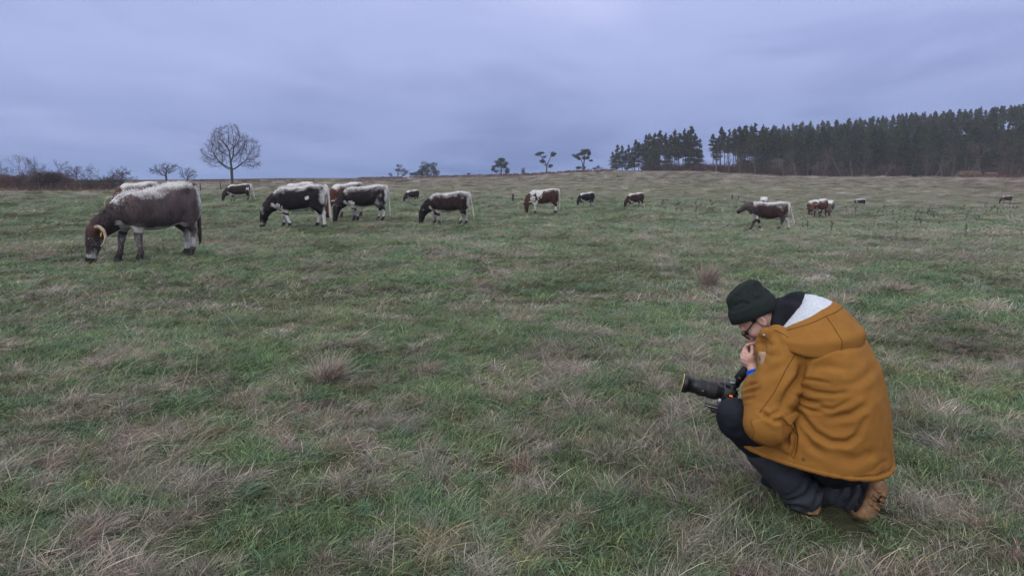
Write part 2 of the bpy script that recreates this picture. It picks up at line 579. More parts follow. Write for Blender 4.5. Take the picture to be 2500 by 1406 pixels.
def proto_collection(name, specs, mat):
    col = bpy.data.collections.new(name)
    for i, s in enumerate(specs):
        V, F, T = blade_set(seed=100 + i, **s)
        me = mesh_data(name + '_clump', V, F, mat, True, {'rnd': T})
        o = bpy.data.objects.new('%s_%02d' % (name, i), me)
        col.objects.link(o)
    return col
def scatter(name, col, P, rot, scl, vid, tint, label, category):
    me = bpy.data.meshes.new(name)
    me.vertices.add(len(P))
    me.vertices.foreach_set('co', np.asarray(P, np.float32).ravel())
    for nm, ty, key, arr in (('rot', 'FLOAT_VECTOR', 'vector', rot), ('scl', 'FLOAT_VECTOR', 'vector', scl)):
        a = me.attributes.new(nm, ty, 'POINT'); a.data.foreach_set(key, np.asarray(arr, np.float32).ravel())
    a = me.attributes.new('vid', 'INT', 'POINT'); a.data.foreach_set('value', np.asarray(vid, np.int32))
    a = me.attributes.new('tint', 'FLOAT_COLOR', 'POINT')
    a.data.foreach_set('color', np.concatenate([tint, np.ones((len(tint), 1))], 1).astype(np.float32).ravel())
    ng = bpy.data.node_groups.new(name + '_scatter', 'GeometryNodeTree')
    ng.interface.new_socket('Geometry', in_out='INPUT', socket_type='NodeSocketGeometry')
    ng.interface.new_socket('Geometry', in_out='OUTPUT', socket_type='NodeSocketGeometry')
    N = ng.nodes.new
    gi, go = N('NodeGroupInput'), N('NodeGroupOutput')
    iop, ci = N('GeometryNodeInstanceOnPoints'), N('GeometryNodeCollectionInfo')
    ci.inputs['Collection'].default_value = col
    ci.inputs['Separate Children'].default_value = True
    ci.inputs['Reset Children'].default_value = True
    iop.inputs['Pick Instance'].default_value = True
    def na(nm, ty):
        a = N('GeometryNodeInputNamedAttribute'); a.data_type = ty; a.inputs['Name'].default_value = nm
        return a.outputs['Attribute']
    L = ng.links.new
    e2r = N('FunctionNodeEulerToRotation')
    L(na('rot', 'FLOAT_VECTOR'), e2r.inputs[0])
    L(gi.outputs[0], iop.inputs['Points'])
    L(ci.outputs[0], iop.inputs['Instance'])
    L(na('vid', 'INT'), iop.inputs['Instance Index'])
    L(e2r.outputs[0], iop.inputs['Rotation'])
    L(na('scl', 'FLOAT_VECTOR'), iop.inputs['Scale'])
    L(iop.outputs[0], go.inputs[0])
    o = obj(name, me)
    md = o.modifiers.new('scatter', 'NODES')
    md.node_group = ng
    tag(o, label, category, kind='stuff')
    return o

GREEN = np.array([[0.098, 0.162, 0.062], [0.122, 0.176, 0.078], [0.084, 0.154, 0.086], [0.155, 0.172, 0.074]])
STRAW = np.array([[0.255, 0.215, 0.165], [0.210, 0.182, 0.145], [0.310, 0.265, 0.215], [0.180, 0.150, 0.085], [0.225, 0.150, 0.125]])
def tints(x, y, st, r):
    n = len(x)
    g = GREEN[r.choice(4, n, p=[.35, .3, .2, .15])]
    s = STRAW[r.choice(5, n, p=[.3, .3, .16, .14, .10])]
    lum = 1.06 + 0.42 * fbm2(x * 0.8 + 5, y * 0.8, 3) + r.normal(0, 0.10, n)
    olive = np.clip(fbm2(x * 0.25 + 40, y * 0.25, 2) * 1.5 + 0.2, 0, 1)[:, None]
    g = g * (1 - olive * 0.5) + np.array([0.105, 0.100, 0.045]) * olive * 0.5
    return np.array([1.20, 1.22, 1.33]) * (g * (1 - st[:, None]) + s * st[:, None]) * np.clip(lum, 0.5, 1.7)[:, None]
def field_points(n, d0, d1, az=43, power=1.0):
    u = rng.uniform(0, 1, n)
    d = np.sqrt(d0 ** 2 + u * (d1 ** 2 - d0 ** 2)) if power == 1.0 else d0 * (d1 / d0) ** u
    a = np.radians(rng.uniform(-az, az, n))
    return d * np.sin(a), d * np.cos(a), d

turf_specs = [dict(n=70, rad=0.078, lmin=0.03, lmax=0.075, lean=0.62, w=0.0032, wild=0.9) for _ in range(4)] + \
             [dict(n=56, rad=0.085, lmin=0.05, lmax=0.125, lean=0.88, w=0.0030, wild=0.6) for _ in range(4)]
long_specs = [dict(n=80, rad=0.075, lmin=0.10, lmax=0.21, lean=0.98, w=0.0026, wild=0.5, seg=4, comb=0.75) for _ in range(4)] + \
             [dict(n=64, rad=0.095, lmin=0.08, lmax=0.18, lean=1.08, w=0.0026, wild=0.8, seg=4, comb=0.7) for _ in range(3)] + \
             [dict(n=80, rad=0.05, lmin=0.09, lmax=0.19, lean=0.62, w=0.0025, wild=1.2, seg=4, comb=0.3) for _ in range(2)]
col_turf = proto_collection('turf', turf_specs, M_blade)
col_long = proto_collection('sward', long_specs, M_blade)
def trodden(x, y):
    """flattened where the person kneels and just before the boots"""
    return smooth(0.20, 0.42, np.hypot((x - 1.52) / 1.2, y - 3.16))
def lay(name, col, nv, n, d0, d1, size, hgt, keep, label, category, tall=None, straw_shift=0.0):
    x, y, d = field_points(n, d0, d1)
    st = straw_map(x, y)
    ok = rng.uniform(0, 1, n) < keep(st, x, y)
    x, y, d, st = x[ok], y[ok], d[ok], st[ok]
    z = ground_z(x, y)
    m = len(x)
    flow = 0.5 + 2.6 * fbm2(x * 0.33 + 70, y * 0.33, 3) + 0.8 * noise2(x * 1.6, y * 1.6)
    rot = np.stack([rng.normal(0, 0.12, m), rng.normal(0, 0.12, m), flow + rng.normal(0, 0.5, m)], -1)
    s = size(d) * rng.uniform(0.7, 1.35, m)
    h = hgt(d) * rng.uniform(0.7, 1.3, m) * (0.45 + 0.55 * trodden(x, y))
    st2 = np.clip(smooth(0.25, 0.75, st) * 0.9 + rng.normal(0, 0.2, m) + straw_shift, 0, 1)
    return scatter(name, col, np.stack([x, y, z], -1), rot, np.stack([s, s, h], -1), rng.integers(0, nv, m), tints(x, y, st2, rng), label, category)
lay('turf_grass', col_turf, 8, 16000, 2.0, 9.0, lambda d: 0.72 + 0.06 * d, lambda d: 0.9 + 0 * d,
    lambda st, x, y: (0.95 - 0.35 * st) * (0.75 + 0.25 * trodden(x, y)), 'short green turf filling the near pasture', 'grass')
lay('turf_grass', col_turf, 8, 22000, 9.0, 26.0, lambda d: 0.9 + 0.085 * d, lambda d: 0.95 + 0.012 * d,
    lambda st, x, y: 0.95 + 0 * st, 'short grazed turf in the middle of the pasture', 'grass')
lay('turf_grass', col_turf, 8, 26000, 26.0, 75.0, lambda d: 1.2 + 0.085 * d, lambda d: 1.0 + 0.008 * d,
    lambda st, x, y: 0.95 + 0 * st, 'distant grazed turf beyond the cattle', 'grass')
lay('long_grass', col_long, 9, 9500, 2.0, 7.5, lambda d: 0.66 + 0.04 * d, lambda d: 0.66 + 0 * d,
    lambda st, x, y: (0.08 + 0.85 * smooth(0.40, 0.78, st)) * trodden(x, y), 'long bent straw coloured grass in the foreground', 'grass')
lay('long_grass', col_long, 9, 7000, 7.5, 22.0, lambda d: 0.9 + 0.05 * d, lambda d: 0.70 + 0.004 * d,
    lambda st, x, y: smooth(0.50, 0.85, st), 'patches of long dead grass in the middle distance', 'grass')
lay('rough_pasture', col_long, 9, 16000, 55.0, 215.0, lambda d: 2.2 + 0.045 * d, lambda d: 0.6 + 0.003 * d,
    lambda st, x, y: 0.25 + 0.75 * smooth(0.35, 0.7, st), 'rough straw coloured pasture on the far slope', 'grass', straw_shift=0.35)
# ================================================================ organic shapes: blended round cones meshed by surface nets
class Blob:
    def __init__(s, lo, hi, h):
        s.lo, s.h = np.asarray(lo, float), h
        s.n = np.ceil((np.asarray(hi, float) - s.lo) / h).astype(int) + 1
        s.D = np.full(s.n, 1.0)
    def _box(s, lo, hi):
        a = np.clip(np.floor((np.asarray(lo) - s.lo) / s.h).astype(int), 0, s.n)
        b = np.clip(np.ceil((np.asarray(hi) - s.lo) / s.h).astype(int) + 1, 0, s.n)
        sl = tuple(slice(int(p), int(q)) for p, q in zip(a, b))
        ax = [s.lo[i] + s.h * np.arange(a[i], b[i]) for i in range(3)]
        return sl, ax
    def _join(s, sl, d, k, sub=False):
        c = s.D[sl]
        if c.size == 0:
            return
        if sub:
            d = -d
            hh = np.clip(0.5 - 0.5 * (c - d) / k, 0, 1) if k > 0 else None
            s.D[sl] = np.maximum(c, d) if k <= 0 else c * (1 - hh) + d * hh + k * hh * (1 - hh)
            return
        if k <= 0:
            s.D[sl] = np.minimum(c, d); return
        hh = np.clip(0.5 + 0.5 * (c - d) / k, 0, 1)
        s.D[sl] = c * (1 - hh) + d * hh - k * hh * (1 - hh)
    def cone(s, a, b, ra, rb, k=0.03, flat=None, sub=False):
        a, b = np.asarray(a, float), np.asarray(b, float)
        m = max(ra, rb) * (max(1.0, flat[1]) if flat else 1.0) + k + 3 * s.h
        sl, (x, y, z) = s._box(np.minimum(a, b) - m, np.maximum(a, b) + m)
        x, y, z = x[:, None, None] - a[0], y[None, :, None] - a[1], z[None, None, :] - a[2]
        ba = b - a
        L = ba.dot(ba) + 1e-12
        t = np.clip((x * ba[0] + y * ba[1] + z * ba[2]) / L, 0, 1)
        ox, oy, oz = x - t * ba[0], y - t * ba[1], z - t * ba[2]
        if flat is not None:
            v = np.asarray(flat[0], float); v = v / np.linalg.norm(v)
            q = (ox * v[0] + oy * v[1] + oz * v[2]) * (1.0 / flat[1] - 1)
            ox, oy, oz = ox + q * v[0], oy + q * v[1], oz + q * v[2]
        d = np.sqrt(ox * ox + oy * oy + oz * oz) - (ra + (rb - ra) * t)
        if flat is not None and flat[1] < 1:
            d = d * (0.5 + 0.5 * flat[1])
        s._join(sl, d, k, sub)
    def chain(s, pts, rad, k=0.03, flat=None):
        for i in range(len(pts) - 1):
            s.cone(pts[i], pts[i + 1], rad[i], rad[i + 1], k, flat)
    def ell(s, c, r, k=0.03, M=None, sub=False):
        c, r = np.asarray(c, float), np.asarray(r, float)
        m = r.max() + k + 3 * s.h
        sl, (x, y, z) = s._box(c - m, c + m)
        x, y, z = x[:, None, None] - c[0], y[None, :, None] - c[1], z[None, None, :] - c[2]
        if M is not None:
            M = np.asarray(M, float)         # rows: the ellipsoid's own axes
            x, y, z = (M[i, 0] * x + M[i, 1] * y + M[i, 2] * z for i in range(3))
        k0 = np.sqrt((x / r[0]) ** 2 + (y / r[1]) ** 2 + (z / r[2]) ** 2) + 1e-9
        k1 = np.sqrt((x / r[0] ** 2) ** 2 + (y / r[1] ** 2) ** 2 + (z / r[2] ** 2) ** 2) + 1e-9
        s._join(sl, k0 * (k0 - 1) / k1, k, sub)
    def loft_x(s, xs, top, bot, hw, k=0.04, pw=2.3):
        """a trunk along x with superelliptic sections"""
        sl, (x, y, z) = s._box((xs[0] - 0.1, -max(hw) - 0.1, min(bot) - 0.1), (xs[-1] + 0.1, max(hw) + 0.1, max(top) + 0.1))
        xx = np.clip(x, xs[0], xs[-1])
        def ip(v):
            # smooth interpolation between stations
            v = np.asarray(v, float)
            f = np.interp(xx, xs, v)
            for dx in (-0.07, 0.07):
                f = f + np.interp(np.clip(xx + dx, xs[0], xs[-1]), xs, v)
            return f / 3
        T, B, W = ip(top), ip(bot), ip(hw)
        zc, hh = ((T + B) / 2)[:, None, None], ((T - B) / 2)[:, None, None]
        W = W[:, None, None]
        q = (np.abs(y[None, :, None] / W) ** pw + np.abs((z[None, None, :] - zc) / hh) ** pw) ** (1 / pw)
        d = (q - 1) * np.minimum(W, hh)
        ex = np.maximum(np.maximum(xs[0] - x, x - xs[-1]), 0)[:, None, None]
        d = np.sqrt(np.maximum(d, 0) ** 2 + ex ** 2) + np.minimum(d, 0) if ex.max() > 0 else d
        s._join(sl, d, k)
    def func(s, lo, hi, f, k=0.02, sub=False):
        sl, (x, y, z) = s._box(lo, hi)
        s._join(sl, f(x[:, None, None], y[None, :, None], z[None, None, :]), k, sub)
    def mesh(s):
        D = s.D
        S = D < 0
        nx, ny, nz = D.shape
        shp = (nx - 1, ny - 1, nz - 1)
        acc = np.zeros(shp + (3,)); cnt = np.zeros(shp)
        quads = []
        for ax in range(3):
            lo = [slice(None)] * 3; hi = [slice(None)] * 3
            lo[ax], hi[ax] = slice(0, -1), slice(1, None)
            A, B = D[tuple(lo)], D[tuple(hi)]
            I = np.argwhere((A < 0) != (B < 0))
            if len(I) == 0:
                continue
            a, b = A[tuple(I.T)], B[tuple(I.T)]
            t = a / (a - b)
            P = I.astype(float); P[:, ax] += t
            o1, o2 = [(1, 2), (2, 0), (0, 1)][ax]
            for d1 in (0, 1):
                for d2 in (0, 1):
                    J = I.copy(); J[:, o1] -= d1; J[:, o2] -= d2
                    ok = (J[:, o1] >= 0) & (J[:, o2] >= 0) & (J[:, o1] < shp[o1]) & (J[:, o2] < shp[o2])
                    np.add.at(acc, tuple(J[ok].T), P[ok]); np.add.at(cnt, tuple(J[ok].T), 1)
            ok = (I[:, o1] > 0) & (I[:, o2] > 0) & (I[:, o1] < shp[o1]) & (I[:, o2] < shp[o2])
            quads.append((ax, o1, o2, I[ok], a[ok] < 0))
        idx = np.full(shp, -1)
        act = np.argwhere(cnt > 0)
        idx[tuple(act.T)] = np.arange(len(act))
        V = acc[tuple(act.T)] / cnt[tuple(act.T)][:, None] * s.h + s.lo
        F = []
        for ax, o1, o2, I, ins in quads:
            q = []
            for d1, d2 in ((1, 1), (0, 1), (0, 0), (1, 0)):
                J = I.copy(); J[:, o1] -= d1; J[:, o2] -= d2
                q.append(idx[tuple(J.T)])
            q = np.stack(q, -1)
            q[~ins] = q[~ins][:, ::-1]
            F.append(q)
        F = np.concatenate(F)
        F = F[(F >= 0).all(1)]
        return V, F
def relax(V, F, it=2, lam=0.5):
    E = np.concatenate([F[:, [0, 1]], F[:, [1, 2]], F[:, [2, 3]], F[:, [3, 0]]])
    E = np.concatenate([E, E[:, ::-1]])
    for _ in range(it):
        S = np.zeros_like(V); c = np.zeros(len(V))
        np.add.at(S, E[:, 0], V[E[:, 1]]); np.add.at(c, E[:, 0], 1)
        V = V * (1 - lam) + lam * S / np.maximum(c, 1)[:, None]
    return V
def normals(V, F):
    n = np.cross(V[F[:, 2]] - V[F[:, 0]], V[F[:, 3]] - V[F[:, 1]])
    N = np.zeros_like(V)
    for i in range(4):
        np.add.at(N, F[:, i], n)
    return N / (np.linalg.norm(N, axis=1)[:, None] + 1e-12)
def unit(v):
    v = np.asarray(v, float)
    return v / (np.linalg.norm(v) + 1e-12)
# ================================================================ trees and scrub
def m_bark(col, var):
    def b(k):
        f = k.noise(k.coord('Object', (1, 1, 0.3)), 6.0, 4, 0.6)
        c = k.ramp(f, [(0.3, tuple(v * (1 - var) for v in col)), (0.7, tuple(v * (1 + var) for v in col))])
        c = k.mix(1.0, c, k.ramp(k.rnd(), [(0, (0.75, 0.75, 0.8)), (1, (1.3, 1.2, 1.15))]), 'MULTIPLY')
        k.set(Base_Color=c, Roughness=0.9)
        k.put(k.p.inputs['Specular IOR Level'], 0.1)
    return b
M_bark = material('dark_bark', m_bark((0.050, 0.044, 0.042), 0.3))
M_twig = material('bare_twigs', m_bark((0.052, 0.043, 0.042), 0.3))
M_twig_red = material('reddish_twigs', m_bark((0.105, 0.056, 0.052), 0.35))
M_twig_grey = material('grey_twigs', m_bark((0.105, 0.088, 0.090), 0.3))
M_birch = material('pale_birch_bark', m_bark((0.13, 0.115, 0.115), 0.4))
M_pinebark = material('pine_bark', m_bark((0.085, 0.058, 0.048), 0.35))
def m_needle(k):
    f = k.noise(k.coord('Object'), 1.3, 4, 0.6)
    c = k.ramp(f, [(0.3, (0.016, 0.026, 0.020)), (0.7, (0.044, 0.060, 0.040))])
    c = k.mix(1.0, c, k.ramp(k.rnd(), [(0, (0.6, 0.65, 0.7)), (0.5, (1, 1, 1)), (1, (1.6, 1.45, 1.1))]), 'MULTIPLY')
    k.set(Base_Color=c, Roughness=0.8)
    k.put(k.p.inputs['Specular IOR Level'], 0.15)
M_needle = material('pine_needles', m_needle)
M_bracken = plain('dead_bracken', (0.115, 0.058, 0.040), 0.9, 0.1, 0.5, 2.0)
M_bracken2 = plain('dead_undergrowth', (0.075, 0.050, 0.046), 0.9, 0.1, 0.5, 2.0)

def grow(S, r, p, d, L, rad, lvl, top, spread, gravity, minr, kids, wob):
    """one branch with its children; level 0 is the trunk"""
    n = 4 if lvl < 2 else 3
    W = r.normal(0, wob, (n, 3))
    W[:, 2] += gravity[min(lvl, len(gravity) - 1)]
    P = [p]
    for i in range(n):
        d = d + W[i]
        d = d / math.sqrt(d[0] * d[0] + d[1] * d[1] + d[2] * d[2])
        P.append(P[-1] + d * (L / n))
    R1 = max(minr, rad * 0.62)
    rr = np.linspace(rad, R1, n + 1)
    for i in range(n):
        S[min(lvl, 3)].append((P[i], P[i + 1], rr[i], rr[i + 1]))
    if lvl >= top:
        return
    m = int(r.integers(kids[0], kids[1] + 1))
    ph = r.uniform(0, 6.28)
    ref = unit(np.cross(d, (0.3, 0.2, 1.0)) if abs(d[2]) > 0.9 else np.cross(d, (0, 0, 1)))
    q = np.cross(d, ref)
    for i in range(m):
        a = ph + i * 2 * math.pi / m + r.normal(0, 0.4)
        dev = spread[min(lvl, len(spread) - 1)] * r.uniform(0.6, 1.3)
        nd = d * math.cos(dev) + (ref * math.cos(a) + q * math.sin(a)) * math.sin(dev)
        grow(S, r, P[-1], nd, L * r.uniform(0.66, 0.92), max(minr, R1 * r.uniform(0.6, 0.85)), lvl + 1, top, spread, gravity, minr, kids, wob)
    if lvl >= 1:
        for t in (1, 2):
            if r.uniform() < 0.75:
                grow(S, r, P[t], unit(d + r.normal(0, 0.7, 3)), L * r.uniform(0.4, 0.7), max(minr, R1 * 0.5), min(lvl + 2, top), top, spread, gravity, minr, kids, wob)
def bare_tree(name, spot, H, seed, label, group=None, category='tree', top=5, spread=(0.5, 0.5, 0.55), gravity=(0.0, 0.05, 0.02), rad=None, trunk=0.22, minr=0.012, kids=(2, 3),
              wob=0.16, lean=(0, 0, 1), mat=None, tmat=None, stems=1, wide=1.0):
    r = np.random.default_rng(seed)
    S = [[], [], [], []]
    for s_ in range(stems):
        l = np.array(lean, float) + (r.normal(0, 0.35, 3) * np.array([1, 1, 0]) if stems > 1 else 0)
        p0 = np.array([r.normal(0, 0.12 * (stems > 1)), r.normal(0, 0.12 * (stems > 1)), 0.0])
        grow(S, r, p0, unit(l), H * trunk, rad or H * 0.026, 0, top, spread, gravity, minr, kids, wob)
    k = H / np.percentile([s_[1][2] for l_ in S for s_ in l_], 99.7)
    root = empty(name, spot)
    kv = np.array([k * wide, k * wide, k])
    GT, GC = Geo(), Geo()
    for lv, (l_, seg) in enumerate(zip(S, (8, 6, 4, 3))):
        if not l_:
            continue
        P0, P1, R0, R1 = (np.array(a) for a in zip(*l_))
        if lv == 0:
            P0[P0[:, 2] == 0] -= np.array([0, 0, 0.25])
        (GT if lv < 2 else GC).sticks(P0 * kv, P1 * kv, R0, R1, seg)
    obj('trunk', GT.mesh('trunk', tmat or M_bark), root)
    if GC.n:
        obj('crown', GC.mesh('crown', mat or M_twig), root)
    tag(root, label, category, group)
    return root
def copy_tree(o, loc, rz, s, label=None, group=None):
    c = o.copy(); C.objects.link(c)
    c.location, c.rotation_euler, c.scale = loc, (0, 0, rz), s if hasattr(s, '__len__') else (s,) * 3
    for ch in o.children:
        d = ch.copy(); C.objects.link(d); d.parent = c
    if label: c['label'] = label
    if group: c['group'] = group
    return c
def leaf_cloud(G, r, c, rad, n, size):
    """n small needle sprays through an ellipsoid, denser towards its skin"""
    u = r.normal(size=(n, 3)); u /= np.linalg.norm(u, axis=1)[:, None]
    q = u * (r.uniform(0.25, 1.0, n) ** 0.5)[:, None] * np.asarray(rad) + np.asarray(c)
    a = r.normal(size=(n, 3)); a /= np.linalg.norm(a, axis=1)[:, None]
    b = np.cross(a, r.normal(size=(n, 3))); b /= np.linalg.norm(b, axis=1)[:, None]
    s = size * r.uniform(0.5, 1.4, n)[:, None]
    V = np.stack([q - a * s, q + b * s * 0.42, q + a * s, q - b * s * 0.42], 1).reshape(-1, 3)
    G.add(V, np.arange(4 * n).reshape(-1, 4))
def at_crest(u, beyond=0.0):
    """a spot on the ground in the direction of photo column u, just before (or beyond) the crest"""
    D = np.interp(u, CR_U, CR_D) + beyond
    x = (u - PW / 2) / FPX * D
    return gpt(x, D)

def crown_tree(name, spot, H, label, seed, trunk_h, env, npts, step, tip, base_r, twig=3, mat=None, lean=0.0, category='tree', hollow=0.0):
    """a bare tree grown towards points spread through its crown (env: list of ellipsoids, in units of H)"""
    r = np.random.default_rng(seed)
    A = []
    for (cx, cy, cz, rx, ry, rz_), share in env:
        n = int(npts * share)
        u = r.normal(size=(n, 3)); u /= np.linalg.norm(u, axis=1)[:, None]
        A.append(u * (r.uniform(0.05, 1, n) ** 0.40)[:, None] * np.array([rx, ry, rz_]) * H + np.array([cx, cy, cz]) * H)
    A = np.concatenate(A)
    A = A[(A[:, 2] > 0.10 * H) & (np.hypot(A[:, 0], A[:, 1]) > hollow * H * smooth(1.15, 0.85, A[:, 2] / H))]
    P = [np.array([0.0, 0, 0])]; par = [-1]
    while P[-1][2] < trunk_h * H:
        P.append(P[-1] + np.array([lean * step + r.normal(0, 0.06) * step, r.normal(0, 0.06) * step, step])); par.append(len(P) - 2)
    P = np.array(P)
    kill, reach = 1.7 * step, 9 * step
    near_i = np.full(len(A), -1); near_d = np.full(len(A), 1e9)
    def upd(i0):
        nonlocal near_i, near_d
        d = np.linalg.norm(A[:, None] - P[None, i0:], axis=2)
        j = d.argmin(1); m = d[np.arange(len(A)), j]
        b_ = m < near_d
        near_d = np.where(b_, m, near_d); near_i = np.where(b_, j + i0, near_i)
    upd(0)
    for it in range(160):
        alive = near_d > kill
        A, near_i, near_d = A[alive], near_i[alive], near_d[alive]
        act = near_d < (reach if it > 12 else 1e8)
        if len(A) == 0 or not act.any():
            break
        D = np.zeros_like(P)
        v = A[act] - P[near_i[act]]; v /= np.linalg.norm(v, axis=1)[:, None]
        np.add.at(D, near_i[act], v)
        idx = np.unique(near_i[act])
        d = D[idx] + r.normal(0, 0.25, (len(idx), 3)) + np.array([0, 0, 0.12])
        d /= np.linalg.norm(d, axis=1)[:, None] + 1e-9
        n0 = len(P)
        if n0 > 6000: break
        P = np.concatenate([P, P[idx] + d * step]); par += list(idx)
        upd(n0)
    par = np.array(par)
    n = len(P)
    w = np.zeros(n)
    kids_ = np.bincount(par[1:], minlength=n)
    for i in range(n - 1, 0, -1):
        if kids_[i] == 0: w[i] = tip ** 2.3
        w[par[i]] += w[i]
    rad = w ** (1 / 2.3)
    rad = tip + (rad - tip) * (base_r - tip) / max(rad.max() - tip, 1e-6)
    i = np.arange(1, n)
    big = rad[i] > base_r * 0.30
    GT, GC = Geo(), Geo()
    P0 = P.copy(); P0[0, 2] -= 0.3
    ra, rb = rad[par[i]], rad[i]
    ra = np.minimum(ra, rb * 1.35)
    ra[0] = rb[0] * 1.35
    GT.sticks(P0[par[i]][big], P[i][big], ra[big], rb[big], 7)
    GC.sticks(P[par[i]][~big], P[i][~big], ra[~big], rb[~big], 4)
    thin = i[rad[i] < tip * 3.0]
    dirs = P[thin] - P[par[thin]]; dirs /= np.linalg.norm(dirs, axis=1)[:, None] + 1e-9
    for k_ in range(twig):                             # fine twigs at the ends
        q = dirs + r.normal(0, 0.55, dirs.shape) + np.array([0, 0, 0.15]); q /= np.linalg.norm(q, axis=1)[:, None]
        L = step * r.uniform(0.8, 2.8, len(thin))[:, None]
        GC.sticks(P[thin], P[thin] + q * L, np.full(len(thin), tip * 0.8), np.full(len(thin), tip * 0.35), 3)
    root = empty(name, spot)
    obj('trunk', GT.mesh('trunk', M_bark), root)
    obj('crown', GC.mesh('crown', mat or M_twig), root)
    tag(root, label, category)
    return root
# ---- the big bare tree and the thorn bushes on the left
g = on_ground(567, 449)
crown_tree('ash_tree', g, 144 * g[1] / FPX, 'big bare leafless tree with rounded crown on the left skyline', 5, 0.20,
           [((-0.04, 0, 0.70, 0.30, 0.32, 0.29), 0.44), ((0.18, 0, 0.55, 0.33, 0.32, 0.28), 0.26), ((-0.22, 0, 0.50, 0.29, 0.30, 0.27), 0.22), ((0.04, 0, 0.88, 0.14, 0.14, 0.14), 0.05), ((0.36, 0, 0.34, 0.14, 0.2, 0.12), 0.03)], 2100, 0.34, 0.0145, 0.30, twig=7, hollow=0.12)
g = on_ground(425, 452)
crown_tree('hawthorn_tree', g + np.array([-1.2, 0, 0]), 58 * g[1] / FPX, 'bare gnarled hawthorn with spreading crown left of the big bare tree', 12, 0.22,
           [((-0.25, 0, 0.62, 0.55, 0.45, 0.26), 0.6), ((0.15, 0, 0.72, 0.45, 0.4, 0.24), 0.4)], 360, 0.22, 0.022, 0.20, twig=2, lean=-0.25)
crown_tree('hawthorn_tree', g + np.array([2.2, 1, 0]), 46 * g[1] / FPX, 'smaller bare thorn leaning right beside the gnarled hawthorn', 14, 0.18,
           [((0.10, 0, 0.58, 0.55, 0.45, 0.34), 1.0)], 260, 0.20, 0.020, 0.14, twig=2, lean=0.2)
g = on_ground(268, 464)
bare_tree('thorn_bush', g, 60 * g[1] / FPX, 21, 'upright bare thorn bush, left of the pair beyond the hedge end', category='bush', top=5, trunk=0.22, spread=(0.5, 0.6, 0.6), gravity=(0, 0.06, 0.0), rad=0.10, minr=0.012, wob=0.25, stems=3)
g = on_ground(305, 464)
bare_tree('thorn_bush', g, 50 * g[1] / FPX, 23, 'wide bare thorn bush, right of the pair beyond the hedge end', category='bush', top=5, trunk=0.2, spread=(0.8, 0.7, 0.6), gravity=(0, 0.02, 0.0), rad=0.10, minr=0.012, wob=0.25, lean=(0.5, 0, 1), stems=3)

# ---- the scrub hedge on the left: bushes, then thin saplings standing over them
rs = np.random.default_rng(31)
bushes = []
for i in range(4):
    bushes.append(bare_tree('scrub_bush', (0, -50, -20), 2.0, 40 + i, 'brown leafless bush in the scrubby hedge on the left', 'bushes of the left hand hedge', 'bush', top=4, trunk=0.22, spread=(0.6, 0.65, 0.6),
                            gravity=(0, 0.08, 0.03), rad=0.03, minr=0.010, wob=0.2, stems=9, mat=[M_twig, M_twig_red, M_twig, M_twig_grey][i]))
k = 0
for u in np.concatenate([np.linspace(-70, 275, 34), np.linspace(280, 470, 10)]):
    v = rs.uniform(459, 466)
    g = on_ground(u, v)
    hp = rs.uniform(24, 44) if u < 180 else (rs.uniform(20, 30) if u < 280 else rs.uniform(8, 16))
    if rs.uniform() < 0.2 and u < 180: hp *= 1.4
    s_ = hp * g[1] / FPX / 2.0
    if k < 4:
        o = bushes[k]; o.location, o.scale = g, (s_ * 1.1, s_, s_); o.rotation_euler = (0, 0, rs.uniform(0, 6))
    else:
        o = copy_tree(bushes[rs.integers(4)], g, rs.uniform(0, 6), (s_ * rs.uniform(1.0, 1.5), s_, s_))
    k += 1
sap = None
for u, top_, lab in ((8, 392, 'dense bare sapling at the left edge of the picture'), (42, 376, 'tallest thin sapling rising from the left hedge'), (26, 408, 'small bare sapling between the two leftmost saplings'),
                     (88, 384, 'slender bare sapling with clear stem in the left hedge'), (105, 402, 'short bare sapling just right of the clear stemmed sapling'), (134, 390, 'bare sapling leaning right in the left hedge'),
                     (165, 408, 'low bare sapling right of the leaning sapling'), (192, 404, 'thin bare sapling near the right end of the left hedge'), (222, 420, 'low spreading bare bush at the right end of the left hedge')):
    g = on_ground(u, 462)
    bare_tree('sapling', g, (462 - top_) * g[1] / FPX, int(u) + 300, lab, None, 'sapling', top=4, trunk=0.34, spread=(0.30, 0.75, 0.6), gravity=(0.04, 0.10, 0.05), rad=0.07, minr=0.018, kids=(2, 3), wob=0.13,
              lean=(0.35 if u == 134 else rs.normal(0, 0.06), 0, 1), mat=M_twig if u % 2 else M_twig_grey)
def tangle(name, us, vs, n, hmin, hmax, mat, label, category, seed, w=0.03, spot=None):
    """low dead growth nobody could count"""
    r = np.random.default_rng(seed)
    V, F = [], []
    for i in range(n):
        g = spot(r) if spot else on_ground(r.uniform(*us), r.uniform(*vs))
        for j in range(5):
            a = r.normal(0, 0.5, 3); a[2] = 1.0
            p = g + np.array([r.normal(0, 0.35), r.normal(0, 0.35), -0.05])
            L = r.uniform(hmin, hmax)
            m = p + unit(a) * L * 0.6
            e = m + unit(a + r.normal(0, 0.6, 3) * np.array([1, 1, 0.4]) - np.array([0, 0, 0.4])) * L * 0.5
            sd_ = unit(np.cross(a, r.normal(0, 1, 3))) * w * r.uniform(0.6, 1.5)
            b = len(V)
            V += [p - sd_, p + sd_, m + sd_ * 0.8, m - sd_ * 0.8, e]
            F += [(b, b + 1, b + 2, b + 3), (b + 3, b + 2, b + 4)]
    o = obj(name, mesh_data(name, V, F, mat))
    tag(o, label, category, kind='stuff')
tangle('dead_bracken', (-60, 260), (462, 468), 280, 0.35, 0.9, M_bracken, 'reddish dead bracken under the left hedge', 'bracken', 51, 0.035)
tangle('dead_undergrowth', (-60, 480), (459, 467), 240, 0.4, 1.2, M_bracken2, 'brown dead undergrowth along the left hedge', 'undergrowth', 52, 0.025)
